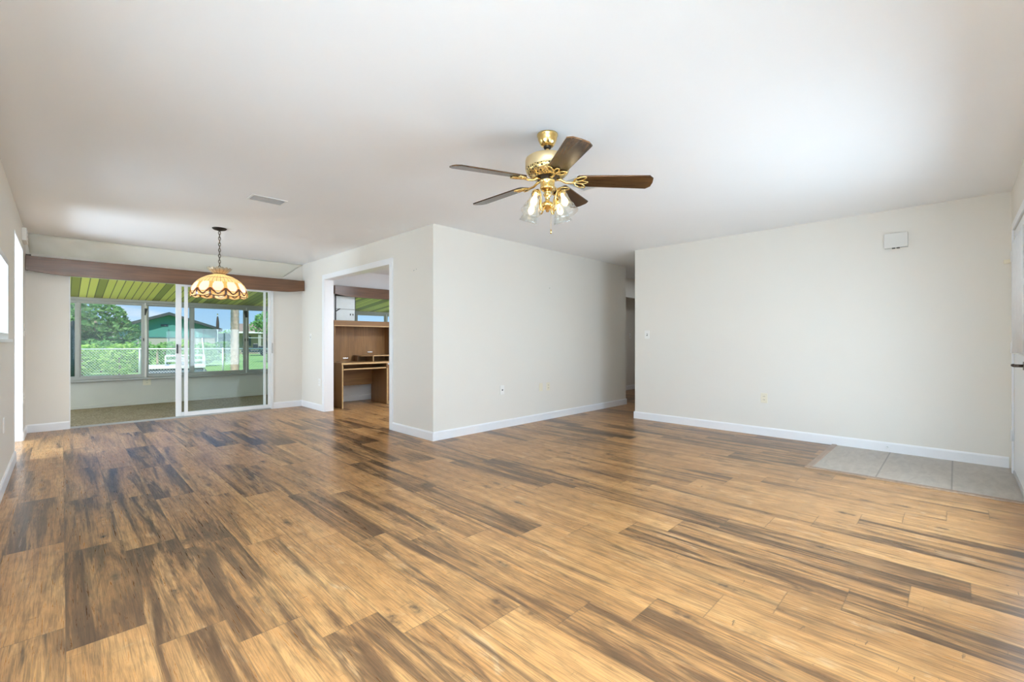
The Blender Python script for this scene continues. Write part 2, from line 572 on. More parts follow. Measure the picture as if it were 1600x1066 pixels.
# ------------------------------------------------------------------ mesh helpers
class MB:
    def __init__(self):
        self.v = []
        self.f = []
        self.mi = []
        self.sm = []

    def add(self, verts, faces, m=0, smooth=False):
        o = len(self.v)
        self.v += [Vector(p) for p in verts]
        for f in faces:
            self.f.append([a + o for a in f])
            self.mi.append(m)
            self.sm.append(smooth)
        return self

    def box(self, x0, x1, y0, y1, z0, z1, m=0):
        v = [(x0, y0, z0), (x1, y0, z0), (x1, y1, z0), (x0, y1, z0), (x0, y0, z1), (x1, y0, z1), (x1, y1, z1), (x0, y1, z1)]
        return self.add(v, [(0, 3, 2, 1), (4, 5, 6, 7), (0, 1, 5, 4), (1, 2, 6, 5), (2, 3, 7, 6), (3, 0, 4, 7)], m)

    def prism(self, poly, axis, a0, a1, m=0, smooth=False):
        """extrude a 2D outline along an axis; the outline uses the two other axes in order"""
        def P(q, a):
            if axis == 0: return (a, q[0], q[1])
            if axis == 1: return (q[0], a, q[1])
            return (q[0], q[1], a)
        n = len(poly)
        v = [P(q, a0) for q in poly] + [P(q, a1) for q in poly]
        self.add(v, [tuple(range(n))[::-1], tuple(range(n, 2 * n))], m, False)
        o = len(self.v) - 2 * n
        for k in range(n):
            self.f.append([o + k, o + (k + 1) % n, o + n + (k + 1) % n, o + n + k])
            self.mi.append(m)
            self.sm.append(smooth)
        return self

    def cyl(self, p0, p1, r0, r1=None, n=12, m=0, smooth=True, caps=True):
        if r1 is None:
            r1 = r0
        p0, p1 = Vector(p0), Vector(p1)
        d = (p1 - p0).normalized()
        a = d.orthogonal().normalized()
        b = d.cross(a)
        v = []
        for p, r in ((p0, r0), (p1, r1)):
            for k in range(n):
                t = 2 * PI * k / n
                v.append(p + a * (r * math.cos(t)) + b * (r * math.sin(t)))
        o = len(self.v)
        self.v += v
        for k in range(n):
            self.f.append([o + k, o + (k + 1) % n, o + n + (k + 1) % n, o + n + k])
            self.mi.append(m)
            self.sm.append(smooth)
        if caps:
            self.f += [[o + k for k in range(n)][::-1], [o + n + k for k in range(n)]]
            self.mi += [m, m]
            self.sm += [False, False]
        return self

    def tube(self, pts, r, n=8, m=0, closed=False, caps=True):
        pts = [Vector(p) for p in pts]
        N = len(pts)
        rad = r if isinstance(r, (list, tuple)) else [r] * N
        o = len(self.v)
        prev = None
        for k, p in enumerate(pts):
            if closed:
                d = pts[(k + 1) % N] - pts[k - 1]
            else:
                d = pts[min(k + 1, N - 1)] - pts[max(k - 1, 0)]
            d.normalize()
            if prev is None:
                a = d.orthogonal().normalized()
            else:
                a = prev - d * prev.dot(d)
                a = a.normalized() if a.length > 1e-6 else d.orthogonal().normalized()
            prev = a
            b = d.cross(a)
            for q in range(n):
                t = 2 * PI * q / n
                self.v.append(p + a * (rad[k] * math.cos(t)) + b * (rad[k] * math.sin(t)))
        R = N if closed else N - 1
        for k in range(R):
            k2 = (k + 1) % N
            for q in range(n):
                self.f.append([o + k * n + q, o + k * n + (q + 1) % n, o + k2 * n + (q + 1) % n, o + k2 * n + q])
                self.mi.append(m)
                self.sm.append(True)
        if not closed and caps:
            self.f += [[o + q for q in range(n)][::-1], [o + (N - 1) * n + q for q in range(n)]]
            self.mi += [m, m]
            self.sm += [False, False]
        return self

    def lathe(self, prof, n=32, c=(0, 0, 0), m=0, mat=None, smooth=True, ripple=None):
        """prof: list of (r, z). mat: optional matrix applied after. ripple(theta, k) scales r"""
        o = len(self.v)
        c = Vector(c)
        for k, (r, z) in enumerate(prof):
            for q in range(n):
                t = 2 * PI * q / n
                rr = r * (ripple(t, k) if ripple else 1.0)
                p = Vector((rr * math.cos(t), rr * math.sin(t), z))
                if mat is not None:
                    p = mat @ p
                self.v.append(p + c)
        for k in range(len(prof) - 1):
            for q in range(n):
                self.f.append([o + k * n + q, o + (k + 1) * n + q, o + (k + 1) * n + (q + 1) % n, o + k * n + (q + 1) % n])
                self.mi.append(m)
                self.sm.append(smooth)
        return self

    def ball(self, c, r, n=12, m=0, sz=1.0):
        prof = []
        h = n // 2
        for k in range(h + 1):
            a = -PI / 2 + PI * k / h
            prof.append((max(1e-4, r * math.cos(a)), r * sz * math.sin(a)))
        return self.lathe(prof[::-1], n, c, m)

    def rot_z(self, ang, about=(0, 0, 0)):
        R = Matrix.Rotation(ang, 4, 'Z')
        a = Vector(about)
        self.v = [R @ (p - a) + a for p in self.v]
        return self

    def build(self, name, mats, parent=None, origin=None, bevel=0.0, seg=2):
        """vertices are in world space; with a parent they become local to it"""
        o = Vector((0, 0, 0))
        if parent is not None and parent.get('_local') is None:
            o = Vector(parent['_org'])
        if origin is not None:
            o = Vector(origin)
        me = bpy.data.meshes.new(name)
        me.from_pydata([p - o for p in self.v], [], self.f)
        if isinstance(mats, str):
            mats = [mats]
        for mn in mats:
            me.materials.append(MATS[mn])
        me.polygons.foreach_set('material_index', self.mi)
        me.polygons.foreach_set('use_smooth', self.sm)
        me.update()
        ob = bpy.data.objects.new(name, me)
        C.objects.link(ob)
        if parent is not None:
            ob.parent = parent
        elif origin is not None:
            ob.location = origin
        ob['_org'] = tuple(o)
        if bevel:
            bv = ob.modifiers.new('bevel', 'BEVEL')
            bv.width = bevel
            bv.segments = seg
            bv.limit_method = 'ANGLE'
            bv.angle_limit = math.radians(40)
        return ob


def tag(o, label, cat, group=None, kind=None):
    o['label'] = label
    o['category'] = cat
    if group:
        o['group'] = group
    if kind:
        o['kind'] = kind
    return o


def empty(name, loc, label, cat, group=None, kind=None, rotz=0.0, local=False):
    e = bpy.data.objects.new(name, None)
    C.objects.link(e)
    e.location = loc
    e.rotation_euler = (0, 0, rotz)
    e['_org'] = tuple(loc)
    if local:
        e['_org'] = (0.0, 0.0, 0.0)
    return tag(e, label, cat, group, kind)


def struct(name, mb, mats, label, cat, bevel=0.0, seg=2):
    o = mb.build(name, mats, None, None, bevel, seg)
    return tag(o, label, cat, None, 'structure')


def clone(root, loc, label=None, rotz=None):
    r = root.copy()
    C.objects.link(r)
    r.location = loc
    if rotz is not None:
        r.rotation_euler = (0, 0, rotz)
    if label:
        r['label'] = label
    for ch in list(root.children):
        c = ch.copy()
        C.objects.link(c)
        c.parent = r
        for g in ch.children:
            d = g.copy()
            C.objects.link(d)
            d.parent = c
    return r


def at(px, depth, z):
    """point on the line of sight of a photo column at a given depth, used to survey the garden"""
    r = (px - 800) / FPX
    c, s = math.cos(YAW), math.sin(YAW)
    return Vector((depth * (c + r * s), depth * (s - r * c), z))


# ------------------------------------------------------------------ room shell
H = 2.44
XL, YF, XA, YB, XR, YD = -0.314, 8.033, 2.934, 4.160, 5.878, -0.347
XE = 7.06            # far end of the long inner wall
YR = 3.314           # end of the right wall at the hall
T = 0.13             # wall thickness
YS = 10.25           # inside face of the sunroom's window wall

# floors
struct('floor', MB().box(XL - 1.6, 11.0, YD - T, YF + 0.02, -0.10, 0.0), 'wood_plank_floor',
       'long rustic brown wood plank floor of the whole living area', 'floor')
struct('floor_tile', MB().box(4.70, XR - 0.002, YD, 0.905, -0.02, 0.004), 'foyer_tile',
       'grey brown ceramic tile patch in front of the entry door', 'tile floor')
tr = MB().prism([(4.645, 0.0), (4.652, 0.008), (4.692, 0.010), (4.702, 0.004), (4.702, 0.0)], 1, YD, 0.955)
struct('trim_1', tr, 'strip_wood', 'brown wood edging strip between plank floor and entry tile, long side', 'floor trim')
tr = MB().prism([(0.900, 0.0), (0.903, 0.006), (0.912, 0.010), (0.948, 0.010), (0.956, 0.0)], 0, 4.702, XR - 0.014)
struct('trim_2', tr, 'strip_wood_across', 'short wood edging strip at the far end of the entry tile by the right wall', 'floor trim')
struct('floor_sunroom', MB().box(-1.2, 8.2, YF + 0.02, YS + 0.02, -0.10, -0.004), 'speckled_carpet',
       'speckled brown carpet of the sunroom beyond the sliding door', 'carpet floor')

# ceilings
cl = MB()
cl.box(XL - 1.6, 11.0, YD - T, YF, H, H + 0.15)
struct('ceiling', cl, 'ceiling_paint', 'flat white finely textured ceiling over the living area', 'ceiling')
# shallow trapezoid recess over the valance: a soffit board tilted back from the ceiling edge
RP = [(XL, YF, H), (XA, YF, H), (2.42, YF + 0.17, 2.02), (-0.255, YF + 0.17, 2.02)]
NX, NZ_ = 60, 12
sp = MB()
for q in range(NZ_ + 1):
    f = q / NZ_
    for k in range(NX + 1):
        g_ = k / NX
        a_ = Vector(RP[0]).lerp(Vector(RP[1]), g_)
        b_ = Vector(RP[3]).lerp(Vector(RP[2]), g_)
        pt_ = a_.lerp(b_, f)
        wr_ = math.exp(-g_ * 3.0) * 0.022 * math.sin(f * PI) * (math.sin(g_ * 38 + f * 7) + 0.6 * math.sin(g_ * 71 - f * 11))
        sp.v.append(pt_ + Vector((0, wr_, 0)))
for q in range(NZ_):
    for k in range(NX):
        o_ = q * (NX + 1) + k
        sp.f.append([o_, o_ + NX + 1, o_ + NX + 2, o_ + 1])
        sp.mi.append(0)
        sp.sm.append(True)
so_ = struct('ceiling_recess', sp, 'soffit_paint', 'beige tilted soffit board in the recess above the dark wood valance', 'ceiling')
so_.modifiers.new('thickness', 'SOLIDIFY').thickness = -0.012

# left wall (cased opening, added side window, small white window)
O0, O1, OZ = 6.209, 7.446, 2.16     # opening
L0, L1, LZ0, LZ1 = 4.30, 5.385, 1.135, 1.772   # white framed window at the picture edge
V0, V1, VZ0, VZ1 = 0.5, 2.7, 0.45, 1.65          # large unseen side window, added as a light source
w = MB()
XO = XL - T
w.box(XO, XL, YD - T, V0, 0, H)
w.box(XO, XL, V0, V1, 0, VZ0).box(XO, XL, V0, V1, VZ1, H)
w.box(XO, XL, V1, L0, 0, H)
w.box(XO, XL, L0, L1, 0, LZ0).box(XO, XL, L0, L1, LZ1, H)
w.box(XO, XL, L1, O0, 0, H)
w.box(XO, XL, O0, O1, OZ, H)
w.box(XO, XL, O1, YF + 0.10, 0, H)
struct('wall_left', w, 'wall_paint', 'beige wall along the left edge with a cased opening', 'wall')
# small hall behind the opening
w = MB()
hx0, hx1 = XL - 1.6, XL - 1.5
w.box(hx0, hx1, O0 - 0.6, 5.95, 0, H).box(hx0, hx1, 7.45, O1 + 0.3, 0, H)
w.box(hx0, hx1, 5.95, 7.45, 0, 0.45).box(hx0, hx1, 5.95, 7.45, 1.85, H)      # opening added to let the side hall light in
w.box(XL - 1.5, XO, O0 - 0.7, O0 - 0.6, 0, H)
w.box(XL - 1.5, XO, O1 + 0.2, O1 + 0.3, 0, H)
struct('wall_side_hall', w, 'wall_paint', 'beige walls of the small hall behind the left opening', 'wall')
j = MB()
j.box(XO - 0.01, XL + 0.004, O1 - 0.018, O1 + 0.001, 0, OZ)
j.box(XO - 0.01, XL + 0.004, O0 - 0.001, O0 + 0.018, 0, OZ)
j.box(XO - 0.01, XL + 0.004, O0 + 0.018, O1 - 0.018, OZ - 0.02, OZ + 0.001)
struct('trim_3', j, 'white_trim', 'white painted lining of the cased opening in the left wall', 'door trim', 0.002)

# back wall with the sliding door opening
D0, D1, DZ = 0.064, 2.470, 2.00
WT = 2.195
w = MB()
w.box(XL, D0, YF, YF + 0.10, 0, WT)
w.box(D1, XA, YF, YF + 0.10, 0, WT)
w.box(D0, D1, YF, YF + 0.10, DZ, WT)
w.prism([(XA, WT), (XA, H), (2.632, WT)], 1, YF, YF + 0.10)
w.prism([(XL, WT), (-0.280, WT), (XL, H)], 1, YF, YF + 0.10)
w.box(XL, XA, YF + 0.25, YF + 0.30, 2.10, 2.56)
struct('wall_back', w, 'wall_paint', 'beige back wall around the sliding glass door', 'wall')

# inner block: face toward the dining side (with the doorway) and toward the front
G0, G1, GZ = 5.075, 7.112, 2.115             # doorway rough opening
w = MB()
w.box(XA, XA + T, YB, G0, 0, H)
w.box(XA, XA + T, G0, G1, GZ, H)
w.box(XA, XA + T, G1, YF + 0.10, 0, H)
struct('wall_den_side', w, 'wall_paint', 'beige wall with the wide white cased doorway into the den', 'wall')
w = MB().box(XA + T, XE, YB, YB + T, 0, H).box(XE - T, XE, YB + T, 6.2, 0, H)
struct('wall_middle', w, 'wall_paint', 'long pale wall in the middle, right of the projecting corner', 'wall')
# den
w = MB()
w.box(5.6, 5.7, YB + T, YF, 0, H)
N0, N1, NZ0, NZ1 = 3.50, 5.10, 1.02, 1.98    # den window
w.box(XA + T, N0, YF, YF + 0.10, 0, H).box(N1, 8.2, YF, YF + 0.10, 0, H)
w.box(N0, N1, YF, YF + 0.10, 0, NZ0).box(N0, N1, YF, YF + 0.10, NZ1, H)
struct('wall_den', w, 'den_wall_paint', 'white walls inside the den behind the desk', 'wall')
# right wall
w = MB().box(XR, XR + T, YD - T, YR, 0, H)
struct('wall_right', w, 'wall_paint', 'wide blank pale wall on the right with baseboard', 'wall')
# hall
w = MB()
w.box(XR + T, 11.0, YR - T, YR, 0, H)
w.box(XE, 11.0, 5.35, 5.45, 0, H)
w.box(10.9, 11.0, YR, 5.35, 0, H)
w.box(XE, 11.0, 4.86, 4.96, 2.035, H)
struct('wall_hall', w, 'wall_paint', 'shaded beige hall walls seen through the gap beside the right wall', 'wall')
# front wall with door and window
E0, E1, EZ = 4.73, 5.645, 2.055
F0, F1, FZ0, FZ1 = 0.20, 2.10, 0.30, 1.55
FF = ((0.20, 2.10, 'window_3', 'large front window in the wall beside the viewer'), (2.70, 4.60, 'window_10', 'unseen second front window added to light the right side of the room'))  # the second window is unseen, added for its light
w = MB()
w.box(XL, F0, YD - T, YD, 0, H)
for a_, b_, _, _ in FF:
    w.box(a_, b_, YD - T, YD, 0, FZ0).box(a_, b_, YD - T, YD, FZ1, H)
w.box(FF[0][1], FF[1][0], YD - T, YD, 0, H).box(FF[1][1], E0, YD - T, YD, 0, H)
w.box(E0, E1, YD - T, YD, EZ, H)
w.box(E1, XR, YD - T, YD, 0, H)
struct('wall_front', w, 'wall_paint', 'beige front wall at the right edge around the entry door', 'wall')

# door casing of the den doorway
j = MB()
CW = 0.057
j.box(XA - 0.014, XA + 0.001, G1 - 0.02, G1 + CW, 0, GZ + CW)                 # far leg
j.box(XA - 0.014, XA + 0.001, G0 - CW, G0 + 0.02, 0, GZ + CW)                 # near leg
j.box(XA - 0.014, XA + 0.001, G0 + 0.02, G1 - 0.02, GZ - 0.02, GZ + CW)       # head
j.box(XA + 0.001, XA + T + 0.01, G1 - 0.02, G1, 0, GZ)
j.box(XA + 0.001, XA + T + 0.01, G0, G0 + 0.02, 0, GZ)
j.box(XA + 0.001, XA + T + 0.01, G0 + 0.02, G1 - 0.02, GZ - 0.02, GZ)
struct('trim_4', j, 'white_trim', 'white casing around the wide doorway into the den', 'door trim', 0.003)

# baseboards
BH, BT = 0.100, 0.014


def baseprof(s):
    return [(0, 0), (s * BT, 0), (s * BT, BH - 0.014), (s * BT * 0.55, BH), (0, BH)]


def base_x(mb, x0, x1, y, s):
    """board along x on a wall at y, standing out by s"""
    mb.prism([(y + a, b) for a, b in baseprof(s)], 0, x0, x1)


def base_y(mb, y0, y1, x, s):
    mb.prism([(x + a, b) for a, b in baseprof(s)], 1, y0, y1)


m = MB(); base_y(m, V1 + 0.2, O0 - 0.0, XL, 1)
base_y(m, O1, YF, XL, 1)
struct('baseboard_left', m, 'white_trim', 'white baseboard along the left wall', 'baseboard')
m = MB(); base_x(m, XL + BT, D0 + 0.004, YF, -1); base_x(m, D1 + 0.005, XA - BT, YF, -1)
struct('baseboard_back', m, 'white_trim', 'white baseboard on both sides of the sliding door', 'baseboard')
m = MB(); base_y(m, G1 + CW, YF, XA, -1); base_y(m, YB - BT, G0 - CW, XA, -1)
struct('baseboard_den_side', m, 'white_trim', 'white baseboard on the wall with the den doorway', 'baseboard')
m = MB(); base_x(m, XA, XE + BT, YB, -1); base_y(m, YB, 5.3, XE, 1)
struct('baseboard_middle', m, 'white_trim', 'white baseboard along the long middle wall', 'baseboard')
m = MB(); base_y(m, YD + BT, YR + BT, XR, -1); base_x(m, XR, 10.5, YR, 1)
struct('baseboard_right', m, 'white_trim', 'white baseboard along the right wall', 'baseboard')
m = MB(); base_x(m, XE + BT, 10.9, 5.35, -1)
struct('baseboard_hall', m, 'white_trim', 'white baseboard at the end of the dim hall', 'baseboard')
m = MB(); base_x(m, XA + T, 5.6, YF, -1)
struct('baseboard_den', m, 'white_trim', 'white baseboard behind the desk in the den', 'baseboard')

# ------------------------------------------------------------------ sliding door
d1 = empty('door_1', (D0, YF + 0.05, 0), 'white framed sliding glass door slid open to the right half', 'sliding door', kind='structure')
y0, y1 = YF + 0.004, YF + 0.096
fr = MB()
fr.box(D1 - 0.036, D1, YF - 0.012, y1, 0, DZ)             # right jamb
fr.box(D0, D0 + 0.012, y0, y1, 0.0, DZ)                   # left jamb, thin
fr.box(D0 + 0.012, D1 - 0.036, y0, y1, DZ - 0.045, DZ)    # head track
fr.build('frame', 'white_metal', d1, bevel=0.002)
th = MB().box(D0 + 0.012, D1 - 0.036, y0 - 0.01, y1, 0.0, 0.012).box(D0 + 0.012, D1 - 0.036, y0 + 0.02, y0 + 0.024, 0.012, 0.02)
th.build('threshold', 'grey_metal', d1)


def sash(x0, x1, ya, yb, ws, z0=0.018, z1=DZ - 0.03, rail=0.055):
    m = MB()
    m.box(x0, x0 + ws, ya, yb, z0, z1)
    m.box(x1 - 0.035, x1, ya, yb, z0, z1)
    m.box(x0 + ws, x1 - 0.035, ya, yb, z0, z0 + rail)
    m.box(x0 + ws, x1 - 0.035, ya, yb, z1 - 0.045, z1)
    p = m.build('sash', 'white_metal', d1, bevel=0.002)
    g = MB()
    ym = (ya + yb) / 2
    g.add([(x0 + ws, ym, z0 + rail), (x1 - 0.035, ym, z0 + rail), (x1 - 0.035, ym, z1 - 0.045), (x0 + ws, ym, z1 - 0.045)], [(0, 1, 2, 3)])
    g.build('pane', 'slider_glass', p)
    return p


sash(1.268, D1 - 0.038, YF + 0.008, YF + 0.042, 0.042)
rear = sash(1.172, 2.375, YF + 0.052, YF + 0.086, 0.068)
MB().box(1.178, 1.198, YF + 0.03, YF + 0.052, 0.94, 1.075).build('handle', 'plastic_dark', rear, bevel=0.004)
hd = MB().box(D1 - 0.030, D1 - 0.012, YF - 0.024, YF - 0.012, 0.92, 1.09)
hd.build('handle', 'vent_grey', d1, bevel=0.004)

# ------------------------------------------------------------------ front door
d2 = empty('door_2', (E0, YD, 0), 'white entry door seen edge-on at the right edge', 'door', kind='structure')
cs = MB()
cs.box(E1, E1 + 0.062, YD - 0.001, YD + 0.010, 0, EZ + 0.062)
cs.box(E0 - 0.062, E0, YD - 0.001, YD + 0.010, 0, EZ + 0.062)
cs.box(E0, E1, YD - 0.001, YD + 0.010, EZ, EZ + 0.062)
cs.build('casing', 'white_trim', d2, bevel=0.003)
lf = MB()
lx0, lx1, ly0, ly1 = E0 + 0.012, E1 - 0.012, YD - 0.047, YD - 0.004
wz0, wz1, wx0, wx1 = 1.10, 1.88, E0 + 0.17, E1 - 0.17
lf.box(lx0, wx0, ly0, ly1, 0.035, EZ - 0.008).box(wx1, lx1, ly0, ly1, 0.035, EZ - 0.008)
lf.box(wx0, wx1, ly0, ly1, 0.035, wz0).box(wx0, wx1, ly0, ly1, wz1, EZ - 0.008)
leaf = lf.build('leaf', 'white_door', d2, bevel=0.003)
MB().add([(wx0, YD - 0.03, wz0), (wx1, YD - 0.03, wz0), (wx1, YD - 0.03, wz1), (wx0, YD - 0.03, wz1)], [(3, 2, 1, 0)]).build('pane', 'hazy_glass', leaf)
MB().box(lx0, lx1, YD - 0.05, YD + 0.004, 0.006, 0.034).build('sweep', 'vent_grey', d2)
# lever
lv = MB()
lvx = E0 + 0.085
lv.cyl((lvx, ly1, 0.945), (lvx, ly1 + 0.012, 0.945), 0.030, n=20)
lv.cyl((lvx, ly1 + 0.012, 0.945), (lvx, ly1 + 0.055, 0.945), 0.011)
lv.tube([(lvx, ly1 + 0.052, 0.945), (lvx + 0.03, ly1 + 0.058, 0.947), (lvx + 0.075, ly1 + 0.056, 0.944), (lvx + 0.115, ly1 + 0.050, 0.938)], [0.012, 0.012, 0.010, 0.008])
lv.build('handle', 'bronze', d2)
for hz in (0.28, 1.02, 1.79):
    hg = MB().cyl((E1 - 0.003, YD + 0.008, hz), (E1 - 0.003, YD + 0.008, hz + 0.09), 0.0075)
    hg.box(E1 - 0.003, E1 + 0.028, YD + 0.014, YD + 0.0185, hz, hz + 0.09)
    hg.build('hinge', 'white_metal', d2)
# sheer curtain over the door glass, with pleats, and its two rods
ct = MB()
cx0, cx1, cz0, cz1 = lx0 + 0.02, wx1 + 0.04, 1.03, 1.93
n = 90
pts = [(cx0 + (cx1 - cx0) * k / n, YD + 0.008 + 0.007 * math.sin(k * 1.25) + 0.002 * math.sin(k * 0.37)) for k in range(n + 1)]
v = []
for zz in (cz0, cz1):
    v += [(a, b, zz) for a, b in pts]
ct.add(v, [(k, k + 1, n + 2 + k, n + 1 + k) for k in range(n)], 0, True)
cto = ct.build('door_curtain', 'curtain_cloth', None, origin=(cx0, YD, cz0))
so = cto.modifiers.new('thickness', 'SOLIDIFY'); so.thickness = 0.002
tag(cto, 'white pleated curtain hanging over the glass of the entry door', 'curtain')
for zz, lb in ((1.937, 'upper'), (1.022, 'lower')):
    m = MB().cyl((cx0 - 0.01, YD + 0.008, zz), (cx1 + 0.02, YD + 0.008, zz), 0.0045)
    for xx in (cx0 - 0.005, cx1 + 0.015):
        m.cyl((xx, YD - 0.004, zz), (xx, YD + 0.010, zz), 0.006)
    tag(m.build('curtain_rod', 'plastic_white', None, origin=(cx0, YD, zz)), 'thin white rod at the %s end of the entry door curtain' % lb, 'curtain rod')


# ------------------------------------------------------------------ windows of the living room
def window_y(name, x, y0, y1, z0, z1, label, side, depth=T, blinds=False, mull=True):
    """window in a wall of constant x; room side is +side"""
    e = empty(name, (x, y0, z0), label, 'window', kind='structure')
    m = MB()
    a, b = (x - depth, x + 0.012)
    f = 0.05
    m.box(a, b, y0 - 0.001, y0 + f, z0, z1).box(a, b, y1 - f, y1 + 0.001, z0, z1)
    m.box(a, b, y0 + f, y1 - f, z0, z0 + f).box(a, b, y0 + f, y1 - f, z1 - f, z1)
    if mull:
        ym = (y0 + y1) / 2
        m.box(x - depth * 0.7, x - depth * 0.4, ym - 0.02, ym + 0.02, z0 + f, z1 - f)
    m.build('window_frame', 'white_trim', e, bevel=0.002)
    MB().box(a, x + 0.035, y0 - 0.03, y1 + 0.03, z0 - 0.022, z0 + 0.002).build('window_sill', 'white_trim', e, bevel=0.003)
    xg = x - depth * 0.55
    MB().add([(xg, y0 + f, z0 + f), (xg, y1 - f, z0 + f), (xg, y1 - f, z1 - f), (xg, y0 + f, z1 - f)], [(0, 1, 2, 3)]).build('pane', 'clear_glass', e)
    if blinds:
        m = MB()
        k = z0 + f + 0.01
        while k < z1 - f - 0.01:
            m.box(x - 0.05, x - 0.03, y0 + f + 0.004, y1 - f - 0.004, k, k + 0.019)
            k += 0.0235
        m.build('blind', 'blind_white', e)
    return e


window_y('window_1', XL, L0, L1, LZ0, LZ1, 'small white framed bright window at the left picture edge', 1, mull=False)
window_y('window_2', XL, V0, V1, VZ0, VZ1, 'large unseen side window added in the left wall to light the room', 1)  # added for its light, out of view
for F0, F1, nm_, lb_ in FF:
    e = empty(nm_, (F0, YD, FZ0), lb_, 'window', kind='structure')
    m = MB()
    m.box(F0, F0 + 0.05, YD - T, YD + 0.012, FZ0, FZ1).box(F1 - 0.05, F1, YD - T, YD + 0.012, FZ0, FZ1)
    m.box(F0 + 0.05, F1 - 0.05, YD - T, YD + 0.012, FZ0, FZ0 + 0.05).box(F0 + 0.05, F1 - 0.05, YD - T, YD + 0.012, FZ1 - 0.05, FZ1)
    m.box((F0 + F1) / 2 - 0.02, (F0 + F1) / 2 + 0.02, YD - T * .7, YD - T * .4, FZ0 + 0.05, FZ1 - 0.05)
    m.build('window_frame', 'white_trim', e, bevel=0.002)
    MB().add([(F0 + .05, YD - .07, FZ0 + .05), (F1 - .05, YD - .07, FZ0 + .05), (F1 - .05, YD - .07, FZ1 - .05), (F0 + .05, YD - .07, FZ1 - .05)], [(3, 2, 1, 0)]).build('pane', 'clear_glass', e)

# ------------------------------------------------------------------ sunroom
w = MB()
SZ0, SZ1 = 0.455, 1.835
w.box(-1.2, 8.2, YS, YS + 0.12, -0.3, SZ0)
w.box(-1.2, 8.2, YS, YS + 0.12, SZ1, 2.5)
struct('wall_sunroom', w, 'knee_wall_paint', 'grey painted knee wall below the sunroom windows', 'wall')
w = MB()
for xa in (-1.3, 8.2):
    w.box(xa, xa + 0.1, YF + 0.1, 8.3, -0.3, 2.5).box(xa, xa + 0.1, 10.1, YS + 0.12, -0.3, 2.5)
    w.box(xa, xa + 0.1, 8.3, 10.1, -0.3, 0.5).box(xa, xa + 0.1, 8.3, 10.1, 1.85, 2.5)  # openings added for the unseen end lights
struct('wall_sunroom_ends', w, 'knee_wall_paint', 'end walls of the sunroom with openings added to let light in', 'wall')
w = MB().prism([(YF + 0.10, 2.065), (YS, 1.845), (YS, 1.90), (YF + 0.10, 2.088)], 0, -1.2, 8.2)
struct('ceiling_sunroom', w, 'green_boards', 'yellow green board ceiling of the sunroom sloping to the windows', 'ceiling')
w = MB().box(-1.8, 8.8, YF + 0.05, YS + 0.9, 2.56, 2.7).box(-3.4, 11.2, YD - 3.2, YF + 0.05, 2.60, 2.75)  # front and left overhang widened to keep sun out of the windows
struct('roof', w, 'tan_shingle', 'roof of the house above the ceilings, overhang widened to block the sun', 'roof')
w = MB().prism([(YS - 0.018, 0.0), (YS - 0.018, 0.05), (YS, 0.05), (YS, 0.0)], 0, -1.2, 8.2)
struct('baseboard_sunroom', w, 'knee_wall_paint', 'thin pale strip along the foot of the sunroom knee wall', 'baseboard')
w = MB().box(-1.2, 8.2, YS - 0.055, YS + 0.02, SZ0 - 0.012, SZ0 + 0.022)
struct('sill_sunroom', w, 'grey_metal', 'grey metal sill running below the sunroom windows', 'sill', 0.004)
w = MB().box(-1.2, 8.2, YS - 0.03, YS + 0.06, SZ1 - 0.035, SZ1 + 0.012)
struct('trim_5', w, 'grey_metal', 'grey metal header above the sunroom windows', 'window trim', 0.003)

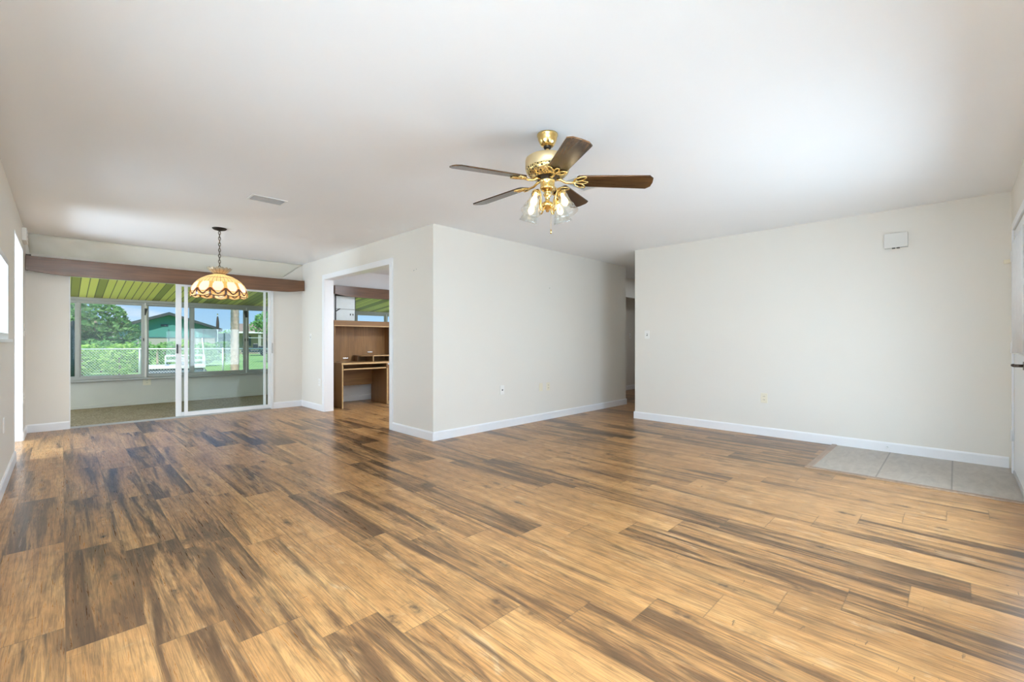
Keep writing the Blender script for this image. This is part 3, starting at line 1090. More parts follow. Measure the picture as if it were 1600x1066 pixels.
units = [(-0.53, 1.045, 0.185, 4), (1.045, 2.645, 1.735, 5), (2.645, 4.22, 3.40, 6), (4.22, 5.80, 5.0, 7), (5.80, 7.4, 6.6, 8)]
words = {4: 'left grey sliding sunroom window with hazy pane', 5: 'middle grey sliding sunroom window facing the boat platform',
         6: 'right grey sliding sunroom window facing the tan roofed house', 7: 'grey sunroom window behind the den window',
         8: 'grey sunroom window beyond the den, out of sight'}
for (a, b, ml, k) in units:
    e = empty('window_%d' % k, (a, YS, SZ0), words[k], 'window', kind='structure')
    m = MB()
    f = 0.038
    z0, z1 = SZ0 + 0.022, SZ1 - 0.035
    ya, yb = YS + 0.0, YS + 0.07
    m.box(a + 0.005, a + f, ya, yb, z0, z1).box(b - f, b - 0.005, ya, yb, z0, z1)
    m.box(a + f, b - f, ya, yb, z0, z0 + 0.045).box(a + f, b - f, ya, yb, z1 - 0.04, z1)
    m.box(ml - 0.022, ml + 0.022, ya - 0.008, yb - 0.03, z0 + 0.045, z1 - 0.04)
    m.build('window_frame', 'grey_metal', e, bevel=0.003)
    for q, (p0, p1, yy, gm) in enumerate(((a + f, ml - 0.022, YS + 0.05, 'clear_glass'), (ml + 0.022, b - f, YS + 0.02, 'hazy_glass' if k == 4 else 'clear_glass'))):
        s = MB()
        s.box(p0, p0 + 0.016, yy - 0.01, yy + 0.01, z0 + 0.045, z1 - 0.04).box(p1 - 0.016, p1, yy - 0.01, yy + 0.01, z0 + 0.045, z1 - 0.04)
        s.box(p0 + 0.016, p1 - 0.016, yy - 0.01, yy + 0.01, z0 + 0.045, z0 + 0.06).box(p0 + 0.016, p1 - 0.016, yy - 0.01, yy + 0.01, z1 - 0.052, z1 - 0.04)
        so_ = s.build('sash', 'grey_metal', e)
        MB().add([(p0 + .016, yy, z0 + .06), (p1 - .016, yy, z0 + .06), (p1 - .016, yy, z1 - .055), (p0 + .016, yy, z1 - .055)], [(0, 1, 2, 3)]).build('pane', gm, so_)
    if k in (4, 5, 6):
        MB().box(b - 0.030, b - 0.018, YS - 0.022, YS, 1.12, 1.17).build('latch', 'plastic_dark', e)
        MB().box(a + 0.014, a + 0.026, YS - 0.022, YS, 1.12, 1.17).build('latch', 'plastic_dark', e)
    # mullion post with conduit
    pm = MB().box(b - 0.008, b + 0.008, YS - 0.012, YS + 0.07, z0, z1)
    pm.build('post', 'white_metal', e)
MB_b = MB().prism([(1.035, 1.70), (1.075, 1.70), (1.045, 1.58), (1.035, 1.58)], 1, YS - 0.05, YS - 0.014)
tag(MB_b.build('bracket', 'plastic_dark', None, origin=(1.05, YS - 0.03, 1.64)), 'small black bracket on the post right of the left sunroom window', 'bracket')
MB_b = MB().prism([(2.585, 1.735), (2.655, 1.735), (2.655, 1.60), (2.62, 1.60)], 1, YS - 0.05, YS - 0.014)
tag(MB_b.build('bracket', 'plastic_dark', None, origin=(2.62, YS - 0.03, 1.66)), 'small black bracket on the post beside the palm trunk', 'bracket')
cd = MB().cyl((1.062, YS - 0.024, 0.43), (1.062, YS - 0.024, 1.75), 0.010)
tag(cd.build('conduit_pipe', 'white_metal', None, origin=(1.062, YS - 0.024, 0.43)), 'thin white conduit running up the sunroom window post above the outlet', 'pipe')

# ------------------------------------------------------------------ valances
def valance_mesh(x0, x1, yw, zt, zb, zend, proj, name, label, ends=(True, True)):
    e = empty(name, (x0, yw, zb), label, 'valance')
    R = 0.37
    out = [(x0, zt), (x0, zend)]
    n = 10
    for k in range(1, n + 1):
        a = k / n
        out.append((x0 + R * a, zend - (zend - zb) * math.sin(a * PI / 2)))
    for k in range(n, 0, -1):
        a = k / n
        out.append((x1 - R * a, zend - (zend - zb) * math.sin(a * PI / 2)))
    out += [(x1, zend), (x1, zt)]
    MB().prism(out[::-1], 1, yw - proj, yw - proj + 0.02).build('front_board', 'valance_wood', e, bevel=0.002)
    MB().box(x0 + 0.005, x1 - 0.005, yw - proj + 0.02, yw - 0.001, zt - 0.02, zt - 0.004).build('top_board', 'valance_wood', e)
    for k, (xx, on) in enumerate(((x0, ends[0]), (x1 - 0.018, ends[1]))):
        if on:
            MB().box(xx, xx + 0.018, yw - proj + 0.02, yw - 0.001, zend + 0.002, zt).build('end_board', 'valance_wood', e)
    return e


vl = valance_mesh(XL + 0.004, XA - 0.012, YF, 2.150, 1.940, 1.980, 0.12, 'window_valance', 'long dark brown wood valance over the sliding glass door')
MB().box(XL + 0.006, XL + 0.05, YF - 0.12, YF - 0.09, 2.150, 2.168).build('end_block', 'dark_metal', vl)
valance_mesh(3.455, 5.2, YF, 2.128, 1.935, 1.975, 0.12, 'window_valance', 'shorter brown wood valance over the den window above the desk')

# ------------------------------------------------------------------ den: window, desk, hutch
e = empty('window_9', (N0, YF, NZ0), 'den window above the desk hutch, left half covered by a white panel', 'window', kind='structure')
m = MB()
m.box(N0, N0 + 0.03, YF - 0.001, YF + 0.09, NZ0, NZ1).box(N1 - 0.03, N1, YF - 0.001, YF + 0.09, NZ0, NZ1)
m.box(N0 + 0.03, N1 - 0.03, YF - 0.001, YF + 0.09, NZ0, NZ0 + 0.03).box(N0 + 0.03, N1 - 0.03, YF - 0.001, YF + 0.09, NZ1 - 0.03, NZ1)
m.build('window_frame', 'plastic_dark', e)
MB().add([(N0 + .41, YF + .05, NZ0 + .03), (N1 - .03, YF + .05, NZ0 + .03), (N1 - .03, YF + .05, NZ1 - .03), (N0 + .41, YF + .05, NZ1 - .03)], [(0, 1, 2, 3)]).build('pane', 'clear_glass', e)
wp = MB().box(N0 + 0.03, N0 + 0.395, YF + 0.02, YF + 0.032, NZ0 + 0.03, NZ1 - 0.03).build('white_panel', 'blind_white', e)
MB().box(N0 + 0.395, N0 + 0.41, YF + 0.02, YF + 0.06, NZ0 + 0.03, NZ1 - 0.03).build('mullion', 'plastic_dark', e)
MB().box(N0 + 0.03, N0 + 0.395, YF + 0.012, YF + 0.02, 1.705, 1.722).build('crossbar', 'grey_metal', wp)
for xx in (N0 + 0.30, N0 + 0.35):
    MB().box(xx, xx + 0.016, YF + 0.012, YF + 0.02, 1.60, 1.635).build('latch', 'plastic_dark', wp)
MB().tube([(N0 + 0.032, YF + 0.0, 1.67), (N0 + 0.05, YF - 0.03, 1.69), (N0 + 0.09, YF - 0.03, 1.715)], 0.008).build('crank_handle', 'plastic_dark', e)

DX0, DX1, DYF, DYB = 3.262, 4.66, 7.205, 7.80
e = empty('computer_desk', (DX0, DYF, 0), 'brown wood computer desk standing in the den doorway view', 'desk')
m = MB().box(DX0 - 0.01, DX1 + 0.01, DYF - 0.012, DYB, 0.727, 0.757)
top = m.build('desktop', 'desk_wood', e, bevel=0.003)
MB().box(DX0 - 0.01, DX1 + 0.01, DYF - 0.016, DYF - 0.012, 0.728, 0.756).build('edge_band', 'desk_edge', top)
m = MB().box(DX0, DX0 + 0.022, DYF, DYB, 0.0, 0.727)
sp_ = m.build('side_panel', 'desk_wood_upright', e, bevel=0.002)
MB().box(DX0, DX0 + 0.022, DYF - 0.004, DYF, 0.002, 0.727).build('edge_band', 'desk_edge', sp_)
m = MB().box(4.075, 4.097, 7.19, 7.76, 0.0, 0.727)
sp_ = m.build('side_panel', 'desk_wood_upright', e, bevel=0.002)
MB().box(4.075, 4.097, 7.186, 7.19, 0.002, 0.64).build('edge_band', 'desk_edge', sp_)
MB().box(DX1 - 0.022, DX1, DYF, DYB, 0.0, 0.727).build('side_panel', 'desk_wood_upright', e, bevel=0.002)
MB().box(DX0 + 0.022, 4.075, 7.72, 7.738, 0.325, 0.727).build('modesty_panel', 'desk_wood', e)
cb = MB().box(4.10, DX1 - 0.024, 7.192, 7.21, 0.06, 0.70).build('door', 'desk_wood_upright', e, bevel=0.003)
MB().ball((4.16, 7.18, 0.5), 0.014).build('knob', 'bronze', cb)
MB().box(4.097, DX1 - 0.022, 7.215, 7.75, 0.0, 0.055).build('plinth', 'desk_edge', e)
kt = MB().box(DX0 + 0.03, 4.07, DYF + 0.004, 7.60, 0.640, 0.658).build('keyboard_tray', 'desk_wood', e)
MB().box(DX0 + 0.03, 4.07, DYF - 0.002, DYF + 0.004, 0.638, 0.660).build('edge_band', 'desk_edge', kt)

e = empty('desk_hutch', (DX0, DYB, 0.757), 'brown wood hutch with tall back panel and top shelf, on the desk in the den', 'hutch')
MB().box(DX0 + 0.0, 4.362, 7.775, 7.793, 0.757, 1.40).build('back_panel', 'desk_wood_upright', e)
MB().box(DX0 + 0.0, DX0 + 0.02, 7.50, 7.775, 0.757, 1.395).build('side_panel', 'desk_wood_upright', e, bevel=0.002)
MB().box(4.362, 4.384, 7.46, 7.793, 0.757, 1.395).build('side_panel', 'desk_wood_upright', e, bevel=0.002)
m = MB().box(DX0 - 0.004, 4.44, 7.50, 7.80, 1.395, 1.478)
sh = m.build('top_shelf', 'desk_wood', e, bevel=0.003)
MB().box(DX0 - 0.004, 4.44, 7.488, 7.5, 1.378, 1.396).build('edge_band', 'desk_edge', sh)
for (xx, zz) in ((3.535, 0.80), (4.005, 0.905)):
    MB().box(xx, xx + 0.10, 7.766, 7.775, zz, zz + 0.022).build('grommet_plate', 'steel', e, bevel=0.003)
e = empty('monitor_riser', (3.72, 7.45, 0.757), 'low brown wood monitor riser shelf on the desktop', 'monitor riser')
ms = MB().box(3.72, 4.355, 7.44, 7.76, 0.848, 0.866).build('shelf', 'desk_wood', e)
MB().box(3.95, 4.355, 7.434, 7.44, 0.847, 0.867).build('edge_band', 'desk_edge', ms)
mp = MB().box(3.945, 3.963, 7.45, 7.74, 0.757, 0.848).build('support', 'desk_wood_upright', e)
MB().box(3.945, 3.963, 7.445, 7.45, 0.757, 0.848).build('edge_band', 'desk_edge', mp)
MB().box(3.73, 3.75, 7.60, 7.74, 0.757, 0.848).build('support', 'desk_wood_upright', e)

# ------------------------------------------------------------------ ceiling fan
FX, FY = 2.183, 1.849
fan = empty('ceiling_fan', (FX, FY, H), 'brass five blade ceiling fan with dark wood blades and four lit glass shades', 'ceiling fan', local=True)


def lp(prof, name, mat, parent=fan, n=40, **k):
    return MB().lathe(prof, n, **k).build(name, mat, parent)


lp([(0.001, 0), (0.066, 0), (0.067, -0.010), (0.062, -0.018), (0.060, -0.035), (0.045, -0.066), (0.036, -0.076), (0.001, -0.077)], 'canopy', 'brass')
lp([(0.020, -0.074), (0.026, -0.077), (0.022, -0.090), (0.013, -0.093)], 'canopy_ring', 'dark_metal')
lp([(0.0115, -0.085), (0.0115, -0.155)], 'downrod', 'brass', n=20)
lp([(0.012, -0.142), (0.028, -0.144), (0.100, -0.148), (0.131, -0.153), (0.139, -0.160), (0.141, -0.168), (0.141, -0.218), (0.137, -0.222)], 'motor_housing', 'satin_gold', n=56)
lp([(0.138, -0.221), (0.139, -0.228), (0.132, -0.248), (0.110, -0.268), (0.080, -0.276)], 'grille_band', 'filigree', n=64)
lp([(0.078, -0.274), (0.060, -0.278), (0.056, -0.292), (0.046, -0.296)], 'flywheel', 'dark_metal')
lp([(0.044, -0.288), (0.049, -0.292), (0.0495, -0.300), (0.046, -0.304), (0.046, -0.336), (0.050, -0.342), (0.044, -0.352), (0.030, -0.362), (0.022, -0.368),
    (0.020, -0.376), (0.027, -0.382), (0.024, -0.392), (0.016, -0.400), (0.014, -0.425), (0.020, -0.432)], 'switch_housing', 'brass')
lp([(0.015, -0.426), (0.034, -0.436), (0.041, -0.446), (0.040, -0.458), (0.028, -0.472), (0.012, -0.480), (0.010, -0.492), (0.001, -0.496)], 'light_hub', 'brass')

# blades
bl = MB()
n = 8
wr, wt = 0.058, 0.070
outl = [(0.185, -wr + 0.012), (0.20, -wr)] + [(0.20 + 0.43 * k / 6, -(wr + (wt - wr) * k / 6)) for k in range(1, 7)] + [(0.655, -wt + 0.026), (0.660, 0.0), (0.655, wt - 0.026)] + \
       [(0.20 + 0.43 * k / 6, (wr + (wt - wr) * k / 6)) for k in range(6, 0, -1)] + [(0.20, wr), (0.185, wr - 0.012)]
bl.prism(outl, 2, -0.004, 0.004)
PT = math.radians(-13)
iron = MB()


def pitch_pt(x, y, z=-0.009):
    return (x, y * math.cos(PT) - z * math.sin(PT), y * math.sin(PT) + z * math.cos(PT))


iron.tube([(0.055, 0, 0.010), (0.085, 0, 0.004), (0.115, 0, -0.012), (0.150, 0, -0.014), (0.185, 0, -0.010)], [0.010, 0.009, 0.008, 0.008, 0.006])


def loop(cx, cy, rx, ry, ang, r=0.0055):
    pts = []
    for k in range(20):
        a = 2 * PI * k / 20
        x, y = rx * math.cos(a), ry * math.sin(a)
        xx, yy = cx + x * math.cos(ang) - y * math.sin(ang), cy + x * math.sin(ang) + y * math.cos(ang)
        pts.append(pitch_pt(xx, yy))
    iron.tube(pts, r, 6, closed=True)


loop(0.215, 0.0, 0.040, 0.013, 0)
loop(0.205, 0.033, 0.042, 0.017, 0.55)
loop(0.205, -0.033, 0.042, 0.017, -0.55)
iron.tube([pitch_pt(0.165, -0.004), pitch_pt(0.178, -0.036), pitch_pt(0.205, -0.055), pitch_pt(0.235, -0.052)], 0.005, 6)
iron.tube([pitch_pt(0.165, 0.004), pitch_pt(0.178, 0.036), pitch_pt(0.205, 0.055), pitch_pt(0.235, 0.052)], 0.005, 6)
bl.v = [Vector((p.x, p.y * math.cos(PT) - p.z * math.sin(PT), p.y * math.sin(PT) + p.z * math.cos(PT))) for p in bl.v]
b0 = None
BZ = -0.292
for k in range(5):
    if b0 is None:
        b0 = bl.build('blade', 'blade_wood', fan, bevel=0.0015)
        i0 = iron.build('blade_iron', 'brass', b0)
        b = b0
    else:
        b = b0.copy(); C.objects.link(b); b.parent = fan
        i = i0.copy(); C.objects.link(i); i.parent = b
    b.location = (0, 0, BZ)
    b.rotation_euler = (0, math.radians((2.6, 2.2, -1.5, 1.6, 3.4)[k]), math.radians((-125, -48.5, 17.5, 92, 165.5)[k]))

# light kit: arms, fitters, shades, bulbs
arm = MB()
arm.tube([(0.022, 0, -0.456), (0.036, 0, -0.478), (0.050, 0, -0.496), (0.064, 0, -0.494), (0.068, 0, -0.474), (0.064, 0, -0.440), (0.066, 0, -0.405), (0.078, 0, -0.378), (0.096, 0, -0.374), (0.104, 0, -0.386)], 0.0055, 8)
TL = math.radians(22)
Mt = Matrix.Rotation(-TL, 3, 'Y')      # shade axis leans outward
fc = Vector((0.106, 0, -0.384))
arm.lathe([(0.001, 0.004), (0.016, 0.0), (0.026, -0.012), (0.030, -0.030), (0.028, -0.034)], 24, fc, mat=Mt)
shd = MB()
prof = [(0.027, -0.026), (0.029, -0.036), (0.030, -0.055), (0.034, -0.080), (0.042, -0.100), (0.047, -0.112), (0.048, -0.122), (0.054, -0.138), (0.062, -0.156)]
shd.lathe(prof, 48, fc, mat=Mt, ripple=lambda t, k: 1 + (0.012 + 0.008 * k / 8) * math.cos(12 * t))
blb = MB()
blb.lathe([(0.011, -0.028), (0.011, -0.045), (0.017, -0.06), (0.021, -0.078), (0.018, -0.094), (0.008, -0.104), (0.001, -0.106)], 20, fc, mat=Mt)
a0 = None
for k in range(4):
    ang = math.radians(2 + 90 * k)
    if a0 is None:
        a0 = arm.build('lamp_arm', 'brass', fan)
        s0 = shd.build('glass_shade', 'shade_glass', fan)
        u0 = blb.build('bulb', 'bulb_glow', s0)
        s0.modifiers.new('thickness', 'SOLIDIFY').thickness = 0.003
        a_, s_ = a0, s0
    else:
        a_ = a0.copy(); C.objects.link(a_); a_.parent = fan
        s_ = s0.copy(); C.objects.link(s_); s_.parent = fan
        u_ = u0.copy(); C.objects.link(u_); u_.parent = s_
    a_.rotation_euler = (0, 0, ang)
    s_.rotation_euler = (0, 0, ang)
m = MB()
for k in range(26):
    m.ball((0.018, -0.014, -0.486 - k * 0.0046), 0.0017, 6)
m.cyl((0.018, -0.014, -0.605), (0.018, -0.014, -0.632), 0.004, 0.005, 8)
m.build('pull_chain', 'brass', fan)

# ------------------------------------------------------------------ stained glass pendant
PX, PY = 1.298, 6.109
pen = empty('pendant_lamp', (PX, PY, H), 'stained glass dome pendant lamp hanging by a chain in the dining area', 'pendant lamp', local=True)
MB().lathe([(0.001, 0.0), (0.074, 0.0), (0.074, -0.006), (0.060, -0.018), (0.030, -0.026), (0.012, -0.032), (0.001, -0.034)], 32).build('canopy', 'dark_metal', pen)
ch = MB()
z = -0.034
k = 0
while z > -0.515:
    pts = []
    for q in range(14):
        a = 2 * PI * q / 14
        x, zz = 0.011 * math.cos(a), 0.021 * math.sin(a)
        pts.append((x, 0, z - 0.020 + zz) if k % 2 == 0 else (0, x, z - 0.020 + zz))
    ch.tube(pts, 0.0036, 6, closed=True)
    z -= 0.0335
    k += 1
ch.tube([(0.005 * math.sin(q * 1.3), 0.005 * math.cos(q * 1.3), -0.03 - q * 0.0125) for q in range(40)], 0.0018, 5)
ch.build('chain', 'chain_metal', pen)
# crown of upright petals
cr_ = MB()
NP = 16
cr_.lathe([(0.050, -0.535), (0.075, -0.518), (0.100, -0.497), (0.118, -0.478)], 160)
for v_i in range(480, 640):                      # the top edge rises in rounded petals
    p_ = cr_.v[v_i]
    lobe = abs(math.cos(NP / 2 * math.atan2(p_.y, p_.x)))
    p_.z += 0.014 * lobe
    p_.x *= 1 + 0.05 * lobe
    p_.y *= 1 + 0.05 * lobe
cro = cr_.build('crown', 'lamp_crown', pen)
cro.modifiers.new('thickness', 'SOLIDIFY').thickness = 0.003
lg = MB()
for k in range(NP):
    a = 2 * PI * (k + 0.5) / NP
    lg.tube([(r * math.cos(a), r * math.sin(a), zz) for r, zz in ((0.051, -0.534), (0.076, -0.517), (0.101, -0.496), (0.118, -0.477))], 0.0042, 5)
lg.lathe([(0.052, -0.542), (0.056, -0.535), (0.052, -0.528)], 32)
lg.build('leading', 'lamp_lead', cro)
MB().cyl((0, 0, -0.50), (0, 0, -0.545), 0.016, 0.02, 16).lathe([(0.001, -0.535), (0.05, -0.538), (0.056, -0.545)], 32).build('cap', 'brass', pen)
# shade
prof = [(0.056, -0.540), (0.085, -0.550), (0.130, -0.566), (0.175, -0.590), (0.215, -0.622), (0.248, -0.660), (0.270, -0.700), (0.283, -0.738), (0.288, -0.768), (0.284, -0.795), (0.276, -0.815)]


def prof_at(t):
    q = t * (len(prof) - 1)
    i = min(int(q), len(prof) - 2)
    f = q - i
    a, b = prof[i], prof[i + 1]
    return (a[0] + (b[0] - a[0]) * f, a[1] + (b[1] - a[1]) * f)


NS, NTH, NV = 12, 288, 48
LN = 2.2      # seams
shm = MB()
mats = ['lamp_cream', 'lamp_white', 'lamp_amber', 'lamp_red', 'lamp_brown', 'lamp_lead']
for iv in range(NV + 1):
    for it in range(NTH):
        th = 2 * PI * it / NTH
        ph = (th * NS / (2 * PI)) % 1.0
        scal = 0.90 + 0.10 * abs(math.cos(PI * (ph - 0.5)))      # scalloped rim
        t = iv / NV * (scal if iv > NV * 0.6 else 1.0 - (1 - scal) * 0)
        if iv > NV * 0.6:
            f = (iv / NV - 0.6) / 0.4
            t = 0.6 + f * (scal - 0.6)
        r, zz = prof_at(min(t, 1.0))
        shm.v.append(Vector((r * math.cos(th), r * math.sin(th), zz)))
for iv in range(NV):
    for it in range(NTH):
        t = (iv + 0.5) / NV
        ph = ((it + 0.5) / NTH * NS) % 1.0
        d = abs(ph - 0.5) * 2                 # 0 at sector centre, 1 at its seam
        mi = 0
        if t < 0.45:
            mi = 5 if (ph * 3) % 1.0 < 0.09 or abs(t - 0.14) < 0.011 or abs(t - 0.30) < 0.011 else 0
        else:
            # white oval in each sector, amber between, brown scrolls under it
            oy = (t - 0.59) / 0.185
            ox = d / 0.86
            rr = math.hypot(ox, oy)
            scroll = 0.79 + 0.075 * math.cos(PI * d)
            if rr < 0.92:
                mi = 1
            elif rr < 1.06:
                mi = 3 if (t > 0.66 and d > 0.35) else 2
            elif abs(t - scroll) < 0.028 + 0.026 * d:
                mi = 4
            elif t > scroll:
                mi = 2 if d < 0.80 else 4
                if t > 0.965:
                    mi = 4
                elif t > 0.90 and d < 0.70:
                    mi = 0
            else:
                mi = 2 if d > 0.62 else 0
                if d > 0.965:
                    mi = 5
        a = iv * NTH + it
        b = iv * NTH + (it + 1) % NTH
        shm.f.append([a, a + NTH, b + NTH, b])
        shm.mi.append(mi)
        shm.sm.append(True)
so_ = shm.build('lamp_shade', mats, pen)
MB().ball((0, 0, -0.68), 0.042, 16, sz=1.2).cyl((0, 0, -0.545), (0, 0, -0.64), 0.018).build('bulb', 'lamp_bulb_glow', pen)
pl = bpy.data.lights.new('pendant_bulb', 'POINT')
pl.energy = 4.0
pl.color = (1.0, 0.86, 0.66)
pl.shadow_soft_size = 0.05
po = bpy.data.objects.new('pendant_bulb_light', pl)
C.objects.link(po)
po.location = (PX, PY, H - 0.70)

# ------------------------------------------------------------------ ceiling vents
def vent(x0, x1, y0, y1, label, along):
    e = empty('ceiling_vent', (x0, y0, H), label, 'ceiling vent', 'ceiling vents')
    f = 0.018
    m = MB()
    m.box(x0, x1, y0, y0 + f, H - 0.006, H).box(x0, x1, y1 - f, y1, H - 0.006, H)
    m.box(x0, x0 + f, y0 + f, y1 - f, H - 0.006, H).box(x1 - f, x1, y0 + f, y1 - f, H - 0.006, H)
    m.build('frame', 'vent_white', e, bevel=0.002)
    MB().box(x0 + f, x1 - f, y0 + f, y1 - f, H - 0.0015, H - 0.0005).build('backing', 'vent_back', e)
    m = MB()
    if along == 'x':
        k = y0 + f + 0.004
        while k < y1 - f - 0.008:
            m.prism([(k, H - 0.008), (k + 0.011, H - 0.002), (k + 0.012, H - 0.003), (k + 0.001, H - 0.009)], 0, x0 + f, x1 - f)
            k += 0.0125
    else:
        k = x0 + f + 0.004
        while k < x1 - f - 0.008:
            m.prism([(k, H - 0.008), (k + 0.011, H - 0.002), (k + 0.012, H - 0.003), (k + 0.001, H - 0.009)], 1, y0 + f, y1 - f)
            k += 0.0125
    m.build('louvers', 'vent_white', e)


vent(1.20, 1.500, 4.462, 4.655, 'small grey louvred vent on the ceiling between fan and pendant lamp', 'x')
vent(2.89, 3.235, 2.13, 2.33, 'grey louvred vent on the ceiling behind the ceiling fan blades', 'x')

# ------------------------------------------------------------------ wall plates and small fixtures
def plate_on(axis, s, c, a, z, w, h, kind, name, label, cat, mat, dark='dark_slot', group=None):
    """plate on a wall of constant x or y; s is the direction into the room"""
    e = empty(name, (c, a, z) if axis == 'x' else (a, c, z), label, cat, group)

    def bx(a0, a1, d0, d1, z0, z1):
        lo, hi = sorted((c + s * d0, c + s * d1))
        return MB().box(lo, hi, a0, a1, z0, z1) if axis == 'x' else MB().box(a0, a1, lo, hi, z0, z1)
    bx(a - w / 2, a + w / 2, 0.0, 0.006, z - h / 2, z + h / 2).build('plate', mat, e, bevel=0.002)
    if kind == 'switch':
        bx(a - 0.005, a + 0.005, 0.006, 0.016, z - 0.004, z + 0.012).build('toggle', mat, e, bevel=0.001)
        bx(a - 0.008, a + 0.008, 0.006, 0.0068, z - 0.016, z + 0.016).build('slot', dark, e)
    elif kind == 'outlet':
        for zz in (z - 0.020, z + 0.020):
            o = bx(a - 0.014, a + 0.014, 0.006, 0.0075, zz - 0.014, zz + 0.014).build('socket', mat, e, bevel=0.001)
            bx(a - 0.008, a - 0.005, 0.0075, 0.008, zz - 0.006, zz + 0.006).build('slot', dark, o)
            bx(a + 0.005, a + 0.008, 0.0075, 0.008, zz - 0.006, zz + 0.006).build('slot', dark, o)
    elif kind == 'jack':
        bx(a - 0.009, a + 0.009, 0.006, 0.010, z - 0.009, z + 0.009).build('jack', dark, e, bevel=0.001)
    return e


P, I = 'plastic_white', 'plastic_ivory'
plate_on('y', -1, YB, 4.006, 0.490, 0.072, 0.116, 'jack', 'wall_jack', 'small white jack plate low on the middle wall, left of the two ivory plates', 'wall plate', P)
plate_on('y', -1, YB, 4.766, 0.470, 0.070, 0.114, 'blank', 'wall_outlet', 'blank ivory plate low on the middle wall, left of its twin', 'wall plate', I)
plate_on('y', -1, YB, 4.922, 0.470, 0.070, 0.114, 'outlet', 'wall_outlet', 'ivory outlet low on the middle wall, right of the blank plate', 'outlet', I)
plate_on('x', -1, XR, 1.615, 0.446, 0.072, 0.116, 'outlet', 'wall_outlet', 'ivory outlet low on the right wall', 'outlet', I)
plate_on('x', -1, XR, 3.122, 1.212, 0.072, 0.116, 'switch', 'light_switch', 'white light switch near the hall end of the right wall', 'light switch', P)
plate_on('x', -1, XA, 7.66, 1.187, 0.072, 0.116, 'switch', 'light_switch', 'white light switch between sliding door and den doorway', 'light switch', P)
plate_on('x', -1, XA, 7.30, 0.455, 0.072, 0.116, 'outlet', 'wall_outlet', 'white outlet low beside the den doorway casing', 'outlet', P)
plate_on('x', 1, XL, 7.684, 1.257, 0.072, 0.150, 'switch', 'light_switch', 'white light switch on the left wall beside the far corner', 'light switch', P)
plate_on('x', 1, XL, 7.563, 0.472, 0.072, 0.130, 'outlet', 'wall_outlet', 'white outlet on the left wall beyond the cased opening', 'outlet', P)
plate_on('x', 1, XL, 5.119, 0.483, 0.072, 0.116, 'blank', 'wall_outlet', 'white plate low on the left wall before the cased opening', 'wall plate', P)
plate_on('y', -1, YS, 1.068, 0.400, 0.11, 0.13, 'outlet', 'wall_outlet', 'tan outlet box on the sunroom knee wall under the post', 'outlet', I)
plate_on('y', -1, 5.35, 9.27, 1.24, 0.075, 0.12, 'switch', 'light_switch', 'pale switch on the dim hall wall', 'light switch', P)

# door chime box on the right wall
e = empty('door_chime', (XR, 0.42, 2.12), 'beige door chime box high on the right wall', 'door chime')
MB().box(XR - 0.045, XR, 0.333, 0.513, 2.052, 2.195).build('cover', 'chime_plastic', e, bevel=0.003)
MB().box(XR - 0.044, XR - 0.002, 0.395, 0.418, 2.046, 2.052).build('slot', 'dark_slot', e)
MB().box(XR - 0.044, XR - 0.002, 0.430, 0.453, 2.046, 2.052).build('slot', 'dark_slot', e)
# contact sensor by the entry door casing
tag(MB().box(XR - 0.018, XR, -0.342, -0.300, 1.805, 1.84).build('door_sensor', 'plastic_ivory', None, origin=(XR, -0.27, 1.8), bevel=0.003),
    'tiny ivory sensor on the right wall beside the upper door hinge', 'sensor')
# siren box over the left opening
e = empty('alarm_box', (XL, 7.45, 2.33), 'white alarm box with dark holes above the left opening', 'alarm box')
ab = MB().box(XL, XL + 0.038, 7.28, 7.62, 2.235, 2.375).build('cover', 'plastic_white', e, bevel=0.006)
for zz in (2.345, 2.305):
    MB().cyl((XL + 0.036, 7.47, zz), (XL + 0.0385, 7.47, zz), 0.016, n=14).build('hole', 'dark_slot', ab)
for yy in (7.44, 7.52):
    MB().box(XL + 0.037, XL + 0.0388, yy - 0.012, yy + 0.012, 2.252, 2.264).build('hole', 'dark_slot', ab)
# wall anchors on the den side wall
for (yy, zz, lb) in ((4.549, 1.957, 'left'), (4.495, 1.967, 'right')):
    m = MB().cyl((XA, yy, zz), (XA - 0.004, yy, zz), 0.006, n=12)
    tag(m.build('wall_anchor', 'steel', None, origin=(XA, yy, zz)), '%s one of two tiny wall anchors right of the den doorway' % lb, 'wall anchor', 'wall anchors')
m = MB().cyl((4.957, YB, 1.886), (4.957, YB - 0.004, 1.886), 0.006, n=12)
tag(m.build('wall_anchor', 'steel', None, origin=(4.957, YB, 1.886)), 'tiny single wall anchor high on the middle wall above the ivory plates', 'wall anchor')
# door stop on the right baseboard
e = empty('door_stop', (XR - BT, 0.490, 0.052), 'small white door stop on the right baseboard above the tile', 'door stop')
MB().cyl((XR - BT, 0.49, 0.052), (XR - BT - 0.006, 0.49, 0.052), 0.014, n=16).build('base', 'white_metal', e)
MB().cyl((XR - BT - 0.006, 0.49, 0.052), (XR - BT - 0.05, 0.49, 0.052), 0.006, n=12).build('rod', 'steel', e)
MB().cyl((XR - BT - 0.05, 0.49, 0.052), (XR - BT - 0.062, 0.49, 0.052), 0.009, n=12).build('tip', 'white_metal', e)

# ------------------------------------------------------------------ garden and neighbourhood
GZ0 = -0.32
g = MB().box(-150, 180, YS + 0.12, 260, GZ0 - 0.4, GZ0)
struct('lawn', g, 'lawn', 'green lawn outside the sunroom windows', 'lawn')

